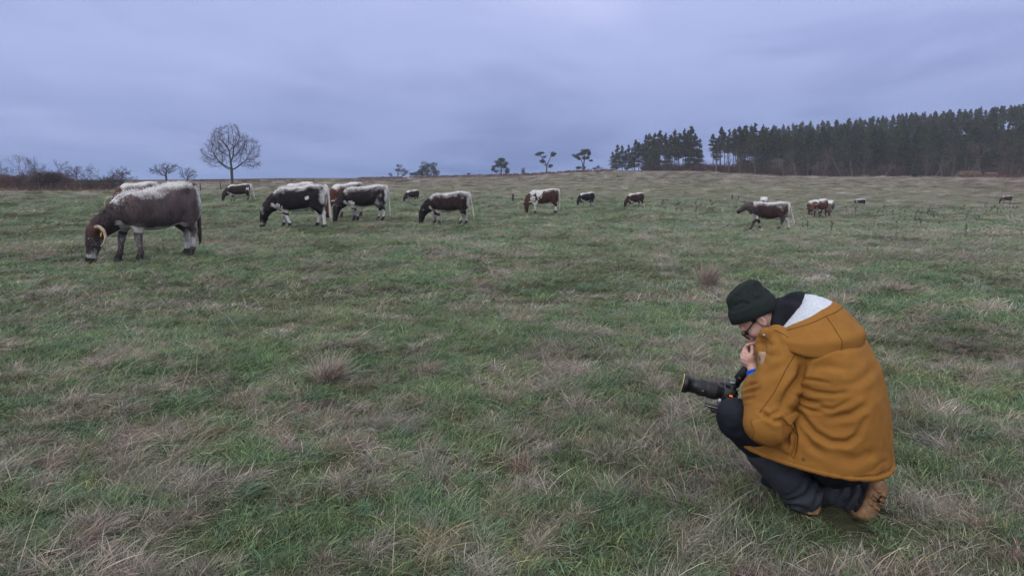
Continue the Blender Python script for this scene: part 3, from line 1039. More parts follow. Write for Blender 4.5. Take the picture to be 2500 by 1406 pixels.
tangle('heather', (470, 1000), (440, 446), 700, 0.25, 0.6, M_bracken2, 'dark heather along the far edge of the pasture', 'heather', 53, 0.10)
tangle('ridge_bracken', (0, 1), (0, 1), 500, 0.3, 0.9, M_bracken, 'rusty bracken along the skyline ridge', 'bracken', 54, 0.10,
       spot=lambda r: at_crest(r.uniform(880, 1500), r.uniform(-45, -2)))
# the fallen grey branch before the hedge
g = on_ground(22, 466)
bare_tree('fallen_branch', g + np.array([-0.3, 0, 0.15]), 1.0, 9, 'pale fallen branch lying in the bracken at the far left', None, 'branch', top=3, trunk=0.5, rad=0.10, lean=(1.6, 0, 0.6), mat=M_twig_grey, tmat=M_twig_grey, minr=0.02)

# ---- wire fence with wooden posts in front of the hedge
M_post = plain('weathered_post_wood', (0.060, 0.050, 0.045), 0.9, 0.1, 0.35, 12)
M_wire = plain('fence_wire', (0.12, 0.12, 0.12), 0.5, 0.4, 0.1, 10, 0.8)
fence = empty('wire_fence', on_ground(240, 467))
tag(fence, 'old wire fence on thin dark posts before the left hedge', 'fence')
floc = np.array(fence.location)
tops = []
for u in (-30, 10, 60, 95, 126, 151, 190, 231, 251, 300, 345, 395, 440, 490, 540):
    g = on_ground(u, 467 - 0.004 * max(u - 300, 0))
    G = Geo()
    h_ = 1.0 + 0.12 * math.sin(u)
    G.tube([g + (0, 0, -0.2), g + (0.03 * math.sin(u * 3), 0, h_ * 0.5), g + (0.06 * math.sin(u * 3), 0, h_)], [0.06, 0.058, 0.05], 7)
    obj('post', G.mesh('post', M_post, xf=lambda V: V - floc), fence)
    tops.append(g)
tops = np.array(tops)
for zw in (0.35, 0.62, 0.9):
    G = Geo(); G.tube(tops + (0, -0.07, zw), 0.008, 4)
    obj('wire', G.mesh('wire', M_wire, xf=lambda V: V - floc), fence)
for u, v, hp, lab in ((1252, 494, 20, 'short dark wooden post standing alone in the middle of the pasture'), (1787, 486, 11, 'stubby left post of the two far behind the walking cow'), (1802, 487, 9, 'stubby right post of the two far behind the walking cow')):
    g = on_ground(u, v)
    h_ = hp * g[1] / FPX
    G = Geo(); G.tube([(0, 0, -0.1), (0.01, 0, h_ * 0.5), (0.03, 0, h_ * 0.96), (0.03, 0, h_)], [h_ * 0.13, h_ * 0.135, h_ * 0.12, h_ * 0.08], 8)
    tag(obj('wooden_post', G.mesh('wooden_post', M_post), loc=g), lab, 'post')

# ---- single pines and thorns along the ridge, each from its own limbs and needle clumps
def ridge_tree(name, u, base, limbs, clumps, label, seed, dens=150, mat=None, category='tree', size=0.20):
    r = np.random.default_rng(seed)
    g = at_crest(u, -6)
    m = g[1] / FPX                                    # metres for one photo pixel at that distance
    root = empty(name, g)
    G = None
    for L in limbs:
        if L[0][1] == 0 and G is not None:
            obj('trunk', G.mesh('trunk', M_pinebark), root); G = None
        G = G or Geo()
        P = np.array([(px * m, r.normal(0, 0.25) * (i > 0), py * m) for i, (px, py, _) in enumerate(L)])
        P[0, 2] -= 0.2 * (L[0][1] == 0)
        G.tube(P, [w * m for _, _, w in L], 6)
    obj('trunk', G.mesh('trunk', M_pinebark), root)
    G = Geo()
    for (cx, cy, rx, ry) in clumps:
        for j in range(5):
            leaf_cloud(G, r, (cx * m + r.normal(0, rx * 0.42 * m), r.normal(0, rx * 0.4 * m), cy * m + r.normal(0, ry * 0.34 * m)),
                       (rx * 0.66 * m, rx * 0.66 * m, ry * 0.66 * m), int(dens * rx * ry / 90) + 10, size)
    obj('crown', G.mesh('crown', mat or M_needle, False), root)
    tag(root, label, category)
ridge_tree('pine_tree', 1333, 0, [[(0, 0, 2.2), (1, 14, 1.8), (0, 20, 1.6)], [(0, 20, 1.4), (-8, 33, 1.0), (-17, 45, 0.7)], [(1, 18, 1.4), (8, 34, 1.0), (14, 45, 0.7)], [(0, 16, 1), (-9, 24, 0.6)], [(0, 14, 1), (9, 16, 0.6)]],
           [(-13, 47, 9, 4), (-19, 43, 6, 4), (-5, 38, 5, 3), (15, 46, 9, 5), (12, 41, 5, 3), (-9, 27, 8, 5), (11, 17, 6, 5)], 'forked pine shaped like a letter V on the ridge', 61)
ridge_tree('pine_tree', 1421, 0, [[(0, 0, 2.0), (2, 16, 1.6), (4, 34, 1.2), (6, 46, 0.8)], [(1, 12, 1.2), (-5, 30, 0.9), (-14, 36, 0.5)], [(3, 26, 1), (14, 34, 0.5)], [(0, 6, 0.9), (-12, 9, 0.5)]],
           [(6, 49, 11, 6), (-4, 40, 9, 5), (-17, 37, 8, 5), (15, 43, 7, 6), (12, 32, 5, 5), (-10, 30, 6, 4), (2, 32, 6, 4), (18, 24, 4, 3), (-10, 9, 10, 4), (3, 8, 5, 4)], 'umbrella shaped pine nearest the wood on the ridge', 62)
ridge_tree('pine_tree', 1222, 0, [[(2, 0, 2.0), (2, 14, 1.8), (3, 30, 1.2), (4, 38, 0.8)], [(2, 8, 1.2), (-10, 14, 0.7)], [(2, 10, 1.0), (14, 12, 0.6)], [(0, 0, 0.9), (-7, 12, 0.5)], [(6, 0, 0.9), (10, 10, 0.5)]],
           [(4, 36, 11, 7), (-4, 30, 8, 6), (10, 30, 8, 7), (2, 23, 10, 6), (-12, 20, 8, 6), (-18, 13, 6, 6), (-10, 8, 5, 4), (15, 12, 6, 6), (17, 6, 5, 4), (9, 20, 6, 5)], 'broad dark pine with low branches in the middle of the ridge', 63)
ridge_tree('pine_clump', 1045, 0, [[(0, 0, 2.2), (2, 14, 1.6), (4, 24, 1.0)], [(-14, 0, 1.4), (-12, 16, 0.8)], [(16, 0, 1.4), (15, 16, 0.8)], [(-28, 0, 1), (-27, 8, 0.6)]],
           [(6, 28, 13, 8), (-6, 22, 11, 8), (16, 20, 10, 9), (2, 12, 18, 8), (-16, 12, 10, 7), (20, 8, 8, 8), (-26, 8, 9, 5), (-36, 5, 7, 4), (0, 4, 22, 4)], 'wide dark evergreen clump on the skyline left of the broad pine', 64, dens=110)
ridge_tree('thorn_tree', 973, 0, [[(0, 0, 1.3), (2, 10, 1.1), (4, 20, 0.6)], [(1, 6, 0.9), (14, 14, 0.4), (22, 18, 0.3)], [(2, 10, 0.8), (-4, 20, 0.4)]],
           [(6, 26, 7, 5), (2, 18, 7, 6), (14, 16, 8, 6), (22, 12, 6, 5), (12, 8, 8, 4)], 'windswept thorn tree leaning right on the skyline', 65, dens=60, mat=M_twig)
ridge_tree('round_bush', 1277, 0, [[(0, 0, 0.8), (0, 6, 0.5)]], [(0, 9, 6, 7)], 'small round bare bush between the broad pine and the forked pine', 66, dens=60, mat=M_twig, category='bush')
ridge_tree('round_bush', 957, 0, [[(0, 0, 0.6), (0, 5, 0.4)]], [(0, 6, 5, 5)], 'small round bare bush just left of the windswept thorn', 67, dens=60, mat=M_twig, category='bush')
ridge_tree('low_bush', 1144, 0, [[(0, 0, 0.6), (0, 3, 0.4)]], [(0, 4, 5, 3)], 'tiny bush on the bare skyline left of the broad pine', 68, dens=70, mat=M_twig, category='bush')
ridge_tree('low_bush', 1458, 0, [[(0, 0, 0.6), (1, 6, 0.4)]], [(0, 8, 7, 6), (-8, 4, 5, 3)], 'reddish bare shrub between the umbrella pine and the wood', 69, dens=50, mat=M_twig_red, category='bush')

# ---- the conifer wood on the right
def conifer(seed, H, low, width, ragged, dens=1.0):
    """plantation pine: straight stem, dead snags below, ragged crown above"""
    r = np.random.default_rng(seed)
    root = empty('conifer_tree', (0, -60, -30))
    T = Geo()
    bend = r.normal(0, 0.02 * H, 2)
    zs_ = np.linspace(-0.3, H, 7)
    cx = lambda z: np.array([bend[0] * (z / H) ** 2, bend[1] * (z / H) ** 2, z])
    T.tube([cx(z) for z in zs_], np.linspace(0.17, 0.03, 7) * H / 13, 6)
    Lf = Geo()
    nw = int(15 * (1 - low) / 0.6)
    for i in range(nw):
        t = (i + r.uniform(0, 0.8)) / nw
        z = H * (low + (1 - low) * t)
        prof = width * (1 - t) ** 0.65 * (0.55 + 0.45 * min(1, t / 0.18)) + 0.18
        for j in range(r.integers(3, 6)):
            a = r.uniform(0, 6.28)
            L = prof * r.uniform(1 - ragged, 1 + 0.45 * ragged)
            tip = cx(z) + np.array([math.cos(a) * L, math.sin(a) * L, L * r.uniform(-0.12, 0.45)])
            T.tube([cx(z), tip], [0.045, 0.012], 3, cap=False)
            leaf_cloud(Lf, r, cx(z) * 0.35 + tip * 0.65, (L * 0.50 + 0.10, L * 0.50 + 0.10, 0.22 + 0.14 * L), int((15 + 11 * L) * dens), 0.27)
    leaf_cloud(Lf, r, cx(H), (0.15, 0.15, 0.5), 8, 0.3)
    for i in range(9):
        z = H * r.uniform(min(0.18, low * 0.5), low); a = r.uniform(0, 6.28)
        T.tube([cx(z), cx(z) + np.array([math.cos(a), math.sin(a), r.normal(-0.1, 0.2)]) * r.uniform(0.5, 1.6)], [0.03, 0.008], 3, cap=False)
    obj('trunk', T.mesh('trunk', M_pinebark), root)
    obj('crown', Lf.mesh('crown', M_needle, False), root)
    return root
CON = [conifer(70 + i, 13.0, lo, wd, rg) for i, (lo, wd, rg) in enumerate([(0.42, 1.7, 0.45), (0.50, 1.4, 0.55), (0.36, 2.0, 0.4), (0.46, 1.8, 0.6), (0.06, 2.3, 0.35), (0.12, 2.6, 0.45), (0.55, 1.5, 0.5)])]
used = set()
def conifer_at(kind, g, H, label, group=None):
    s_ = H / 13.0
    sc = (s_ * rs.uniform(0.95, 1.25), s_ * rs.uniform(0.95, 1.25), s_)
    if kind not in used:
        used.add(kind); o = CON[kind]
        o.location, o.rotation_euler, o.scale = g, (0, 0, rs.uniform(0, 6)), sc
        o['label'] = label
        if group: o['group'] = group
    else:
        o = copy_tree(CON[kind], g, rs.uniform(0, 6), sc, label)
        if group: o['group'] = group
        elif 'group' in o: del o['group']
    o['category'] = 'tree'
    return o
def beyond(u, b):
    D = np.interp(u, CR_U, CR_D) + b
    return gpt((u - PW / 2) / FPX * D, D)
edge = [  # columns, tree tops and kinds read off the wood's left end
    (1492, 372, 5), (1503, 356, 4), (1516, 357, 5), (1530, 356, 4), (1546, 344, 5), (1556, 350, 3), (1572, 333, 4), (1580, 330, 5), (1594, 329, 4), (1606, 322, 2), (1618, 330, 0), (1630, 332, 3), (1641, 322, 0),
    (1652, 328, 2), (1662, 320, 0), (1672, 322, 3), (1680, 312, 2), (1690, 330, 5), (1702, 342, 4),
    (1735, 330, 6), (1752, 314, 1), (1763, 326, 6), (1772, 320, 1), (1783, 318, 6), (1792, 313, 0), (1803, 320, 1), (1812, 310, 3), (1822, 312, 0), (1832, 306, 1), (1850, 312, 0), (1862, 314, 3), (1874, 318, 2)]
for u, tp in ((1498, 380), (1524, 368), (1540, 362), (1564, 352), (1588, 345), (1600, 340), (1624, 345), (1636, 338), (1648, 342), (1668, 336), (1676, 330), (1744, 340), (1768, 338), (1788, 330), (1798, 328), (1808, 330), (1818, 326), (1828, 322), (1842, 322), (1856, 322)):
    edge.append((u, tp, int(rs.choice([0, 3, 2, 5, 6]))))
for i, (u, tp, kd) in enumerate(edge):
    g = beyond(u, rs.uniform(3, 14))
    _, vb, w_ = project(g)
    H = (vb - tp) * w_ / FPX
    sect = 'in the low clump at the left tip of the wood' if u < 1562 else ('in the tall clump left of the gap in the wood' if u < 1715 else 'in the thin row right of the gap in the wood')
    conifer_at(kd, g, H, 'dark conifer ' + sect, 'conifers ' + sect)
TOPL = lambda u: np.interp(u, [1840, 1930, 2000, 2100, 2200, 2300, 2400, 2540], [312, 300, 297, 287, 278, 270, 262, 252])
for row, b in enumerate((4, 14, 30, 50, 72, 96, 122, 150)):
    n = 32
    for i in range(n):
        u = 1842 + (2560 - 1842) * (i + 0.5 * (row % 2) + rs.uniform(-0.3, 0.3)) / n
        if row >= 1 and u < 1860: continue
        g = beyond(u, b + rs.uniform(-6, 6))
        _, vb, w_ = project(g)
        H = rs.uniform(10.0, 13.5) if row > 0 else rs.uniform(6.0, 12.0)
        lim = (vb - TOPL(u) - abs(rs.normal(0, 4))) * w_ / FPX
        H = min(H, lim) if row < 7 else np.clip(lim, 9, 16)
        if H < 3.5: continue
        kd = int(rs.choice([4, 5, 4, 5, 2])) if row == 0 and rs.uniform() < 0.55 else int(rs.choice([0, 2, 3, 2, 0, 5]))
        conifer_at(kd, g, H, 'dark conifer in the dense wood on the right hand hillside', 'conifers of the dense hillside wood')
# bare birches and brown broadleaves along the wood's edge
bb = None
for i, (u, hp, kind) in enumerate([(1742, 78, 0), (1772, 60, 0), (1800, 66, 0), (1838, 84, 0), (1905, 60, 1), (1938, 70, 0), (1962, 64, 1), (2000, 72, 0), (2045, 80, 1), (2072, 78, 0), (2098, 66, 1), (2150, 62, 0), (2210, 86, 0), (2250, 60, 1), (2274, 92, 0), (2290, 80, 0),
                                   (2312, 84, 0), (2356, 90, 1), (2385, 86, 1), (2420, 70, 2), (2438, 88, 2), (2455, 100, 2), (2478, 112, 3), (2496, 120, 3), (2515, 116, 3), (2470, 76, 3)]):
    g = beyond(u, -2 + rs.uniform(-1, 1.5))
    m_ = g[1] / FPX
    kn = ['bare pale stemmed birch', 'bare grey leafless tree', 'bare grey bushy tree', 'bare reddish brown tree'][kind]
    where = 'left of the dense wood' if u < 1850 else ('at the foot of the dense wood' if u < 2400 else 'at the right edge of the wood')
    bare_tree('birch_tree' if kind == 0 else 'broadleaf_tree', g, hp * m_, 400 + i, kn + ' standing ' + where, kn + ' group ' + where, 'tree', top=4, trunk=0.36 if kind < 2 else 0.2, spread=(0.35, 0.6, 0.6) if kind < 2 else (0.6, 0.6, 0.6),
              gravity=(0.03, 0.10, 0.02), rad=0.16, minr=0.016 if kind == 0 else 0.028, wob=0.14, lean=(rs.normal(0, 0.14), 0, 1), mat=[M_twig_grey, M_twig_grey, M_twig_grey, M_twig_red][kind], tmat=M_birch if kind == 0 else M_twig_grey)
tangle('brushwood', (0, 1), (0, 1), 1000, 1.2, 3.2, M_twig_red, 'reddish brown brushwood along the foot of the wood', 'brushwood', 55, 0.05, spot=lambda r: beyond(r.uniform(1690, 1900), r.uniform(0, 10)))
tangle('brushwood', (0, 1), (0, 1), 700, 1.2, 3.6, M_bracken2, 'brown brushwood filling the foot of the left clumps of the wood', 'brushwood', 58, 0.06, spot=lambda r: beyond(r.uniform(1565, 1765), r.uniform(2, 14)))
tangle('brushwood', (0, 1), (0, 1), 1500, 1.0, 3.4, M_bracken2, 'dark brushwood under the dense hillside wood', 'brushwood', 56, 0.05, spot=lambda r: beyond(r.uniform(1880, 2560), r.uniform(0, 8)))
tangle('red_bracken', (0, 1), (0, 1), 420, 0.5, 1.2, M_bracken, 'red brown bracken bank in the far right corner', 'bracken', 57, 0.08, spot=lambda r: beyond(r.uniform(2330, 2560), r.uniform(-26, -1)))
# two log piles before the wood
M_log = plain('cut_log_wood', (0.17, 0.125, 0.10), 0.85, 0.15, 0.4, 3)
LG = Geo(); LG.tube([(0, -1.4, 0), (0, 1.4, 0)], 0.22, 9)
me_log = LG.mesh('log', M_log)
for u, wpx, rows, lab in ((2354, 52, 4, 'long stack of pale cut logs before the wood'), (2411, 28, 3, 'short stack of pale cut logs right of the long one')):
    g = beyond(u, -5)
    m_ = g[1] / FPX
    root = empty('log_pile', g, R(12))
    tag(root, lab, 'log pile', 'log piles by the wood')
    nlog = int(wpx * m_ / 0.45)
    for rw in range(rows):
        for i in range(nlog - rw):
            obj('log', me_log, root, (-(nlog - rw) * 0.225 + i * 0.45 + rs.normal(0, 0.02), rs.normal(0, 0.1), 0.2 + rw * 0.39), (0, rs.uniform(0, 6), 0), rs.uniform(0.85, 1.08))
# ================================================================ cattle
def m_hide(k):
    co = k.coord('Object')
    w = k.attr('white', out='Fac')
    base = k.attr('coat')
    fl = k.attr('fleck', out='Fac')
    n1 = k.noise(co, 9.0, 5, 0.62)
    n2 = k.noise(k.coord('Object', (1, 1, 0.45)), 55.0, 4, 0.7)
    n3 = k.noise(k.coord('Object', (1, 1, 0.35)), 26.0, 4, 0.7)
    f = k.math('ADD', w, k.math('MULTIPLY', k.math('SUBTRACT', n1, 0.5), 0.5))
    f = k.math('ADD', f, k.math('MULTIPLY', k.math('SUBTRACT', n2, 0.5), k.math('MULTIPLY', fl, 1.5)))
    f = k.math('ADD', k.math('MULTIPLY', k.math('SUBTRACT', f, 0.5), 2.3), 0.5, clamp=True)
    dark = k.mix(1.0, base, k.ramp(n3, [(0.25, (0.65, 0.65, 0.65)), (0.5, (1, 1, 1)), (0.8, (1.6, 1.5, 1.5))]), 'MULTIPLY')
    wht = k.ramp(n3, [(0.25, (0.40, 0.37, 0.35)), (0.6, (0.62, 0.60, 0.58)), (0.8, (0.74, 0.73, 0.72))])
    k.set(Base_Color=k.mix(f, dark, wht), Roughness=0.75)
    k.put(k.p.inputs['Specular IOR Level'], 0.2)
    k.bump(k.math('ADD', n2, n3), 0.7, 0.02)
M_hide = material('cow_hide', m_hide)
M_horn = plain('cow_horn', (0.36, 0.29, 0.22), 0.5, 0.35, 0.4, 12)
M_hoof = plain('cow_hoof', (0.020, 0.017, 0.015), 0.55, 0.3, 0.3, 30)
M_eye = plain('cow_eye', (0.006, 0.005, 0.005), 0.12, 0.6, 0.1, 10)
M_eartag = plain('ear_tag_plastic', (0.75, 0.50, 0.03), 0.4, 0.4, 0.05, 10)
M_tailhair = plain('tail_hair', (0.55, 0.50, 0.44), 0.8, 0.15, 0.35, 60)
M_tailhair_dark = plain('dark_tail_hair', (0.07, 0.055, 0.05), 0.8, 0.15, 0.35, 60)
M_neckhair = plain('brown_coat_hair', (0.075, 0.045, 0.042), 0.8, 0.15, 0.5, 30)
M_fringe = plain('pale_coat_hair', (0.74, 0.72, 0.70), 0.8, 0.15, 0.25, 60)

def rotz(v, a):
    c, s = math.cos(a), math.sin(a)
    return np.array([v[0] * c - v[1] * s, v[0] * s + v[1] * c, v[2]])

BROWN, DARK, BLACK, RED, GREY = (0.048, 0.025, 0.022), (0.024, 0.016, 0.016), (0.010, 0.009, 0.011), (0.080, 0.038, 0.030), (0.075, 0.055, 0.052)
def cow(name, label, spot, rz, scale, coat=BROWN, head_coat=None, pose='graze', turn=0.0, horns='down', legs=(0, 0, 0, 0), h=0.028,
        dorsal=0.055, rump=0.5, belly=0.05, shanks=0.65, flank=0.0, shoulder=0.0, face=0.15, fleck=0.42, girth=1.0, white_tail=True,
        tail_swing=0.0, patch=None, ear_tag=False, fringe=False, zs=1.0, roan=0.0, droop=0.09, poll_coat=None):
    root = empty(name, spot, rz)
    root.scale = (scale, scale, scale * zs)
    tag(root, label, 'cow', 'cattle grazing in the pasture')
    B = Blob((-1.05, -0.62, -0.02), (1.78, 0.62, 1.52), h)
    g = girth
    xs = np.array([-0.80, -0.74, -0.62, -0.42, -0.15, 0.12, 0.38, 0.58, 0.72, 0.82])
    top = np.array([1.24, 1.31, 1.345, 1.345, 1.315, 1.30, 1.325, 1.34, 1.28, 1.16])
    bot = np.array([1.02, 0.84, 0.70, 0.60, 0.52, 0.50, 0.53, 0.57, 0.63, 0.74])
    hw = np.array([0.10, 0.19, 0.255, 0.29, 0.32, 0.335, 0.29, 0.245, 0.19, 0.12]) * g
    B.loft_x(xs, top, bot, hw, 0.05)
    # hook bones, shoulder blades, rounded thighs
    for s_ in (-1, 1):
        B.ell((-0.42, 0.20 * s_ * g, 1.24), (0.13, 0.08, 0.09), 0.09)
        B.ell((0.50, 0.175 * s_, 0.98), (0.17, 0.10, 0.30), 0.08)
        B.ell((-0.60, 0.17 * s_, 0.92), (0.20, 0.13, 0.32), 0.08)
    if pose == 'graze':
        neck = [(0.54, 0, 1.03), (0.80, 0.0, 0.88), (0.99, 0, 0.68), (1.09, 0, 0.55)]
        nr = [0.30, 0.25, 0.19, 0.15]
        hd = unit((0.22, 0, -1.0)); poll = np.array([1.12, 0, 0.60])
        dew = [(0.64, 0, 0.70), (0.86, 0, 0.60), (1.03, 0, 0.46)]
    elif pose == 'half':
        neck = [(0.54, 0, 1.05), (0.82, 0.0, 1.00), (1.02, 0, 0.92), (1.12, 0, 0.90)]
        nr = [0.29, 0.23, 0.18, 0.145]
        hd = unit((0.75, 0, -0.80)); poll = np.array([1.14, 0, 0.95])
        dew = [(0.66, 0, 0.76), (0.92, 0, 0.78), (1.18, 0, 0.76)]
    else:
        neck = [(0.54, 0, 1.06), (0.80, 0.0, 1.10), (0.98, 0, 1.14), (1.06, 0, 1.17)]
        nr = [0.28, 0.23, 0.18, 0.14]
        hd = unit((0.88, 0, -0.72)); poll = np.array([1.05, 0, 1.22])
        dew = [(0.64, 0, 0.74), (0.84, 0, 0.84), (1.04, 0, 0.98)]
    piv = np.array([0.80, 0, 0.0])
    def tw(p, a=1.0):
        p = np.asarray(p, float)
        f = smooth(0.65, 1.12, p[0]) * turn * a
        return piv + rotz(p - piv, f)
    neck = [tw(p) for p in neck]; dew = [tw(p) for p in dew]
    poll = tw(poll); hd = rotz(hd, turn * 1.25)
    B.chain(neck, nr, 0.06, flat=((0, 1, 0), 0.72))
    B.chain(dew, [0.11, 0.075, 0.06], 0.07, flat=((0, 1, 0), 0.5))
    sd_ = unit(np.cross((0, 0, 1), hd)) if abs(hd[2]) < 0.99 else np.array([0, 1.0, 0])
    up_ = unit(np.cross(hd, sd_))                       # forehead side
    if up_[2] < 0 and pose != 'graze': up_ = -up_
    if pose == 'graze' and up_.dot(rotz(np.array([1.0, 0, 0]), turn)) < 0: up_ = -up_
    K = 1.14
    HP = lambda a, b=0.0, c=0.0: poll + (hd * a + up_ * b + sd_ * c) * K
    B.ell(HP(0.02, 0.0), (0.115, 0.135, 0.10), 0.04, M=[hd, sd_, up_])
    B.chain([HP(0.06, 0.015), HP(0.24, 0.0), HP(0.42, -0.012), HP(0.475, -0.018)], [0.116, 0.100, 0.078, 0.076], 0.03, flat=(sd_, 1.10))
    B.chain([HP(0.10, -0.075), HP(0.26, -0.060), HP(0.45, -0.040)], [0.100, 0.074, 0.056], 0.04, flat=(sd_, 0.9))
    B.ell(HP(0.485, -0.012), (0.052, 0.092, 0.074), 0.03, M=[hd, sd_, up_])
    for s_ in (-1, 1):
        B.ell(HP(0.175, 0.052, 0.075 * s_), (0.045, 0.026, 0.03), 0.03, M=[hd, sd_, up_])
        e0, e1 = HP(0.02, -0.055, 0.10 * s_), HP(0.055, -0.085, 0.245 * s_)
        B.cone(e0, (e0 + e1) / 2 + up_ * 0.01, 0.032, 0.052, 0.015, flat=(hd * 0.3 + up_, 0.36))
        B.cone((e0 + e1) / 2 + up_ * 0.01, e1, 0.052, 0.018, 0.01, flat=(hd * 0.3 + up_, 0.36))
    # legs: (forward swing of the foot) front near, front far, hind near, hind far
    hoof = []
    for s_, sw in ((1, legs[0]), (-1, legs[1])):
        y = 0.155 * s_
        lift = max(0, abs(sw) - 0.30) * 0.5
        P = [(0.50, y * 1.05, 0.86), (0.505 + 0.15 * sw, y * 1.05, 0.62), (0.515 + 0.55 * sw + lift, y, 0.385), (0.50 + 0.93 * sw, y, 0.14 + lift * 0.4), (0.535 + sw, y, 0.055 + lift * 0.5)]
        B.chain(P[:3], [0.135, 0.098, 0.062], 0.05, flat=((0, 1, 0), 0.8))
        B.ell(P[2], (0.064, 0.060, 0.075), 0.03)
        B.chain(P[2:], [0.056, 0.044, 0.052], 0.02)
        B.ell(P[3], (0.052, 0.05, 0.05), 0.02)
        hoof.append(P[4])
    for s_, sw in ((1, legs[2]), (-1, legs[3])):
        y = 0.165 * s_
        P = [(-0.56, y, 0.98), (-0.44 + 0.2 * sw, y * 1.1, 0.72), (-0.655 + 0.6 * sw, y, 0.46), (-0.635 + 0.95 * sw, y * 0.95, 0.15), (-0.585 + sw, y * 0.95, 0.055)]
        B.chain(P[:3], [0.20, 0.148, 0.066], 0.05, flat=((0, 1, 0), 0.72))
        B.ell(P[2], (0.072, 0.055, 0.085), 0.03)
        B.chain(P[2:], [0.058, 0.047, 0.054], 0.02)
        B.ell(P[3], (0.054, 0.05, 0.05), 0.02)
        hoof.append(P[4])
    V, F = B.mesh()
    V = relax(V, F, 1, 0.4)

    # ---- coat pattern (the animal's own colours)
    x, y, z = V.T
    topz = np.interp(x, xs, top); botz = np.interp(x, xs, bot)
    n = noise3(V * 4.0 + 13 * len(label)); nf = noise3(V * 11.0 + 3.1)
    trunk = (x < 0.85) & (z > 0.45)
    dep = topz - z
    wd = np.maximum(smooth(dorsal * 2.5, -dorsal * 0.6, dep + 0.045 * n + 0.015 * nf), 0.5 * smooth(dorsal * 5.5, 0, dep + 0.09 * n)) * smooth(0.93, 0.72, x) * (dorsal > 0)
    wr = smooth(0.30 - 0.25 * rump, -0.12, x + 0.80 + 0.10 * n - 0.12 * rump) * rump * 1.6
    wb = 0.72 * smooth(belly * 2.4, belly * 0.6, z - botz + 0.06 * n) * smooth(-0.10, -0.04, z - botz) * smooth(-0.62, -0.35, x) * smooth(0.95, 0.8, x) * smooth(0.30, 0.2, np.abs(y)) * (belly > 0)
    leg = smooth(0.50, 0.36, z + 0.16 * n) * smooth(0.12, 0.20, z + 0.06 * nf) * (x < 0.80) * (np.abs(y) > 0.03)
    wl = leg * (shanks + 0.45 * n)
    wf = flank * smooth(0.2, -0.5, x) * (0.5 + 0.8 * n) + shoulder * smooth(0.1, 0.6, x) * smooth(1.0, 0.8, x) * (0.5 + 1.1 * noise3(V * 6 + 40))
    w = np.maximum.reduce([wd, np.clip(wr, 0, 1), wb, wl * (z > 0.11), np.clip(wf, 0, 1) * trunk])
    w = w + roan
    q = V - poll
    ha = q @ hd
    ha = ha / K
    inhead = (np.linalg.norm(q - hd * 0.27, axis=1) < 0.38) & (ha > -0.09) & (x > 0.75)
    w = np.where(inhead, face * (0.6 + 1.0 * n) + 0.40 * face * smooth(0.38, 0.42, ha) * smooth(0.47, 0.44, ha), w)
    hoofz = z < 0.105
    if patch is not None:
        for (px_, pz_, r_) in patch:
            w = np.maximum(w, smooth(1.25, 0.7, np.hypot((x - px_ + 0.35 * r_ * noise3(V * 17 + 5)) / r_, (z - pz_ + 0.3 * r_ * noise3(V * 15 + 50)) / (r_ * 0.9)) + 0.8 * nf))
    base = np.tile(np.array(coat), (len(V), 1))
    hc = np.array(head_coat if head_coat is not None else coat)
    t = smooth(0.6, 1.0, x)[:, None]
    base = base * (1 - t) + hc * t
    base = base * (1 + 0.35 * n[:, None] + 0.30 * noise3(V * np.array([5, 5, 2.5]) + 31)[:, None])
    if poll_coat is not None:
        base = np.where((inhead & (ha < 0.13 + 0.05 * n))[:, None], np.array(poll_coat), base)
        w = np.where(inhead & (ha < 0.15), 0.0, w)
    muz = inhead & (ha > 0.40)
    base = np.where(muz[:, None], np.array([0.016, 0.014, 0.015]), base)
    w = np.where(muz & (ha > 0.46), 0.0, w)
    base = np.where((hoofz & (x < 0.8))[:, None], np.array([0.022, 0.018, 0.016]), base)
    w = np.where(hoofz & (x < 0.8), 0, w)
    fk = np.full(len(V), fleck)
    if droop:                                          # the fore end sinks while the head is down
        V = V.copy()
        V[:, 2] -= droop * smooth(-0.45, 0.75, x) * smooth(0.45, 1.15, z) * smooth(1.35, 0.95, x)
    body = obj('body', mesh_data('cow_body', V, F, M_hide, True, {'white': np.clip(w, 0, 1.2), 'coat': np.clip(base, 0.002, 1), 'fleck': fk}), root)
    if horns:
        for s_ in (-1, 1):
            b0 = HP(-0.005, 0.01, 0.095 * s_)
            if horns == 'down':      # sweep outward, then down and forward round the cheek
                rel = [(0, 0, 0), (-0.02, -0.03, 0.09), (0.02, -0.085, 0.16), (0.11, -0.125, 0.19), (0.20, -0.115, 0.18), (0.26, -0.085, 0.15)]
                rr = [0.038, 0.036, 0.032, 0.027, 0.020, 0.008]
            elif horns == 'ring':    # long ones that nearly close a circle
                rel = [(0, 0, 0), (-0.03, 0.02, 0.12), (0.02, 0.04, 0.24), (0.14, 0.06, 0.31), (0.28, 0.07, 0.31), (0.40, 0.08, 0.24), (0.45, 0.08, 0.17)]
                rr = [0.038, 0.037, 0.034, 0.030, 0.026, 0.019, 0.008]
            elif horns == 'up':
                rel = [(0, 0, 0), (-0.02, 0.03, 0.10), (-0.03, 0.08, 0.19), (-0.05, 0.16, 0.24)]
                rr = [0.034, 0.031, 0.024, 0.008]
            else:                    # stubs
                rel = [(0, 0, 0), (-0.01, 0.02, 0.05), (-0.03, 0.04, 0.09)]
                rr = [0.03, 0.025, 0.008]
            P = np.array([b0 + (hd * a + up_ * b + sd_ * c * s_) * K for a, b, c in rel])
            tt = np.linspace(0, 1, 4 * len(P)); ti = np.linspace(0, 1, len(P))
            Ps = np.stack([np.interp(tt, ti, P[:, i]) for i in range(3)], -1)
            for _ in range(2): Ps[1:-1] = (Ps[:-2] + 2 * Ps[1:-1] + Ps[2:]) / 4
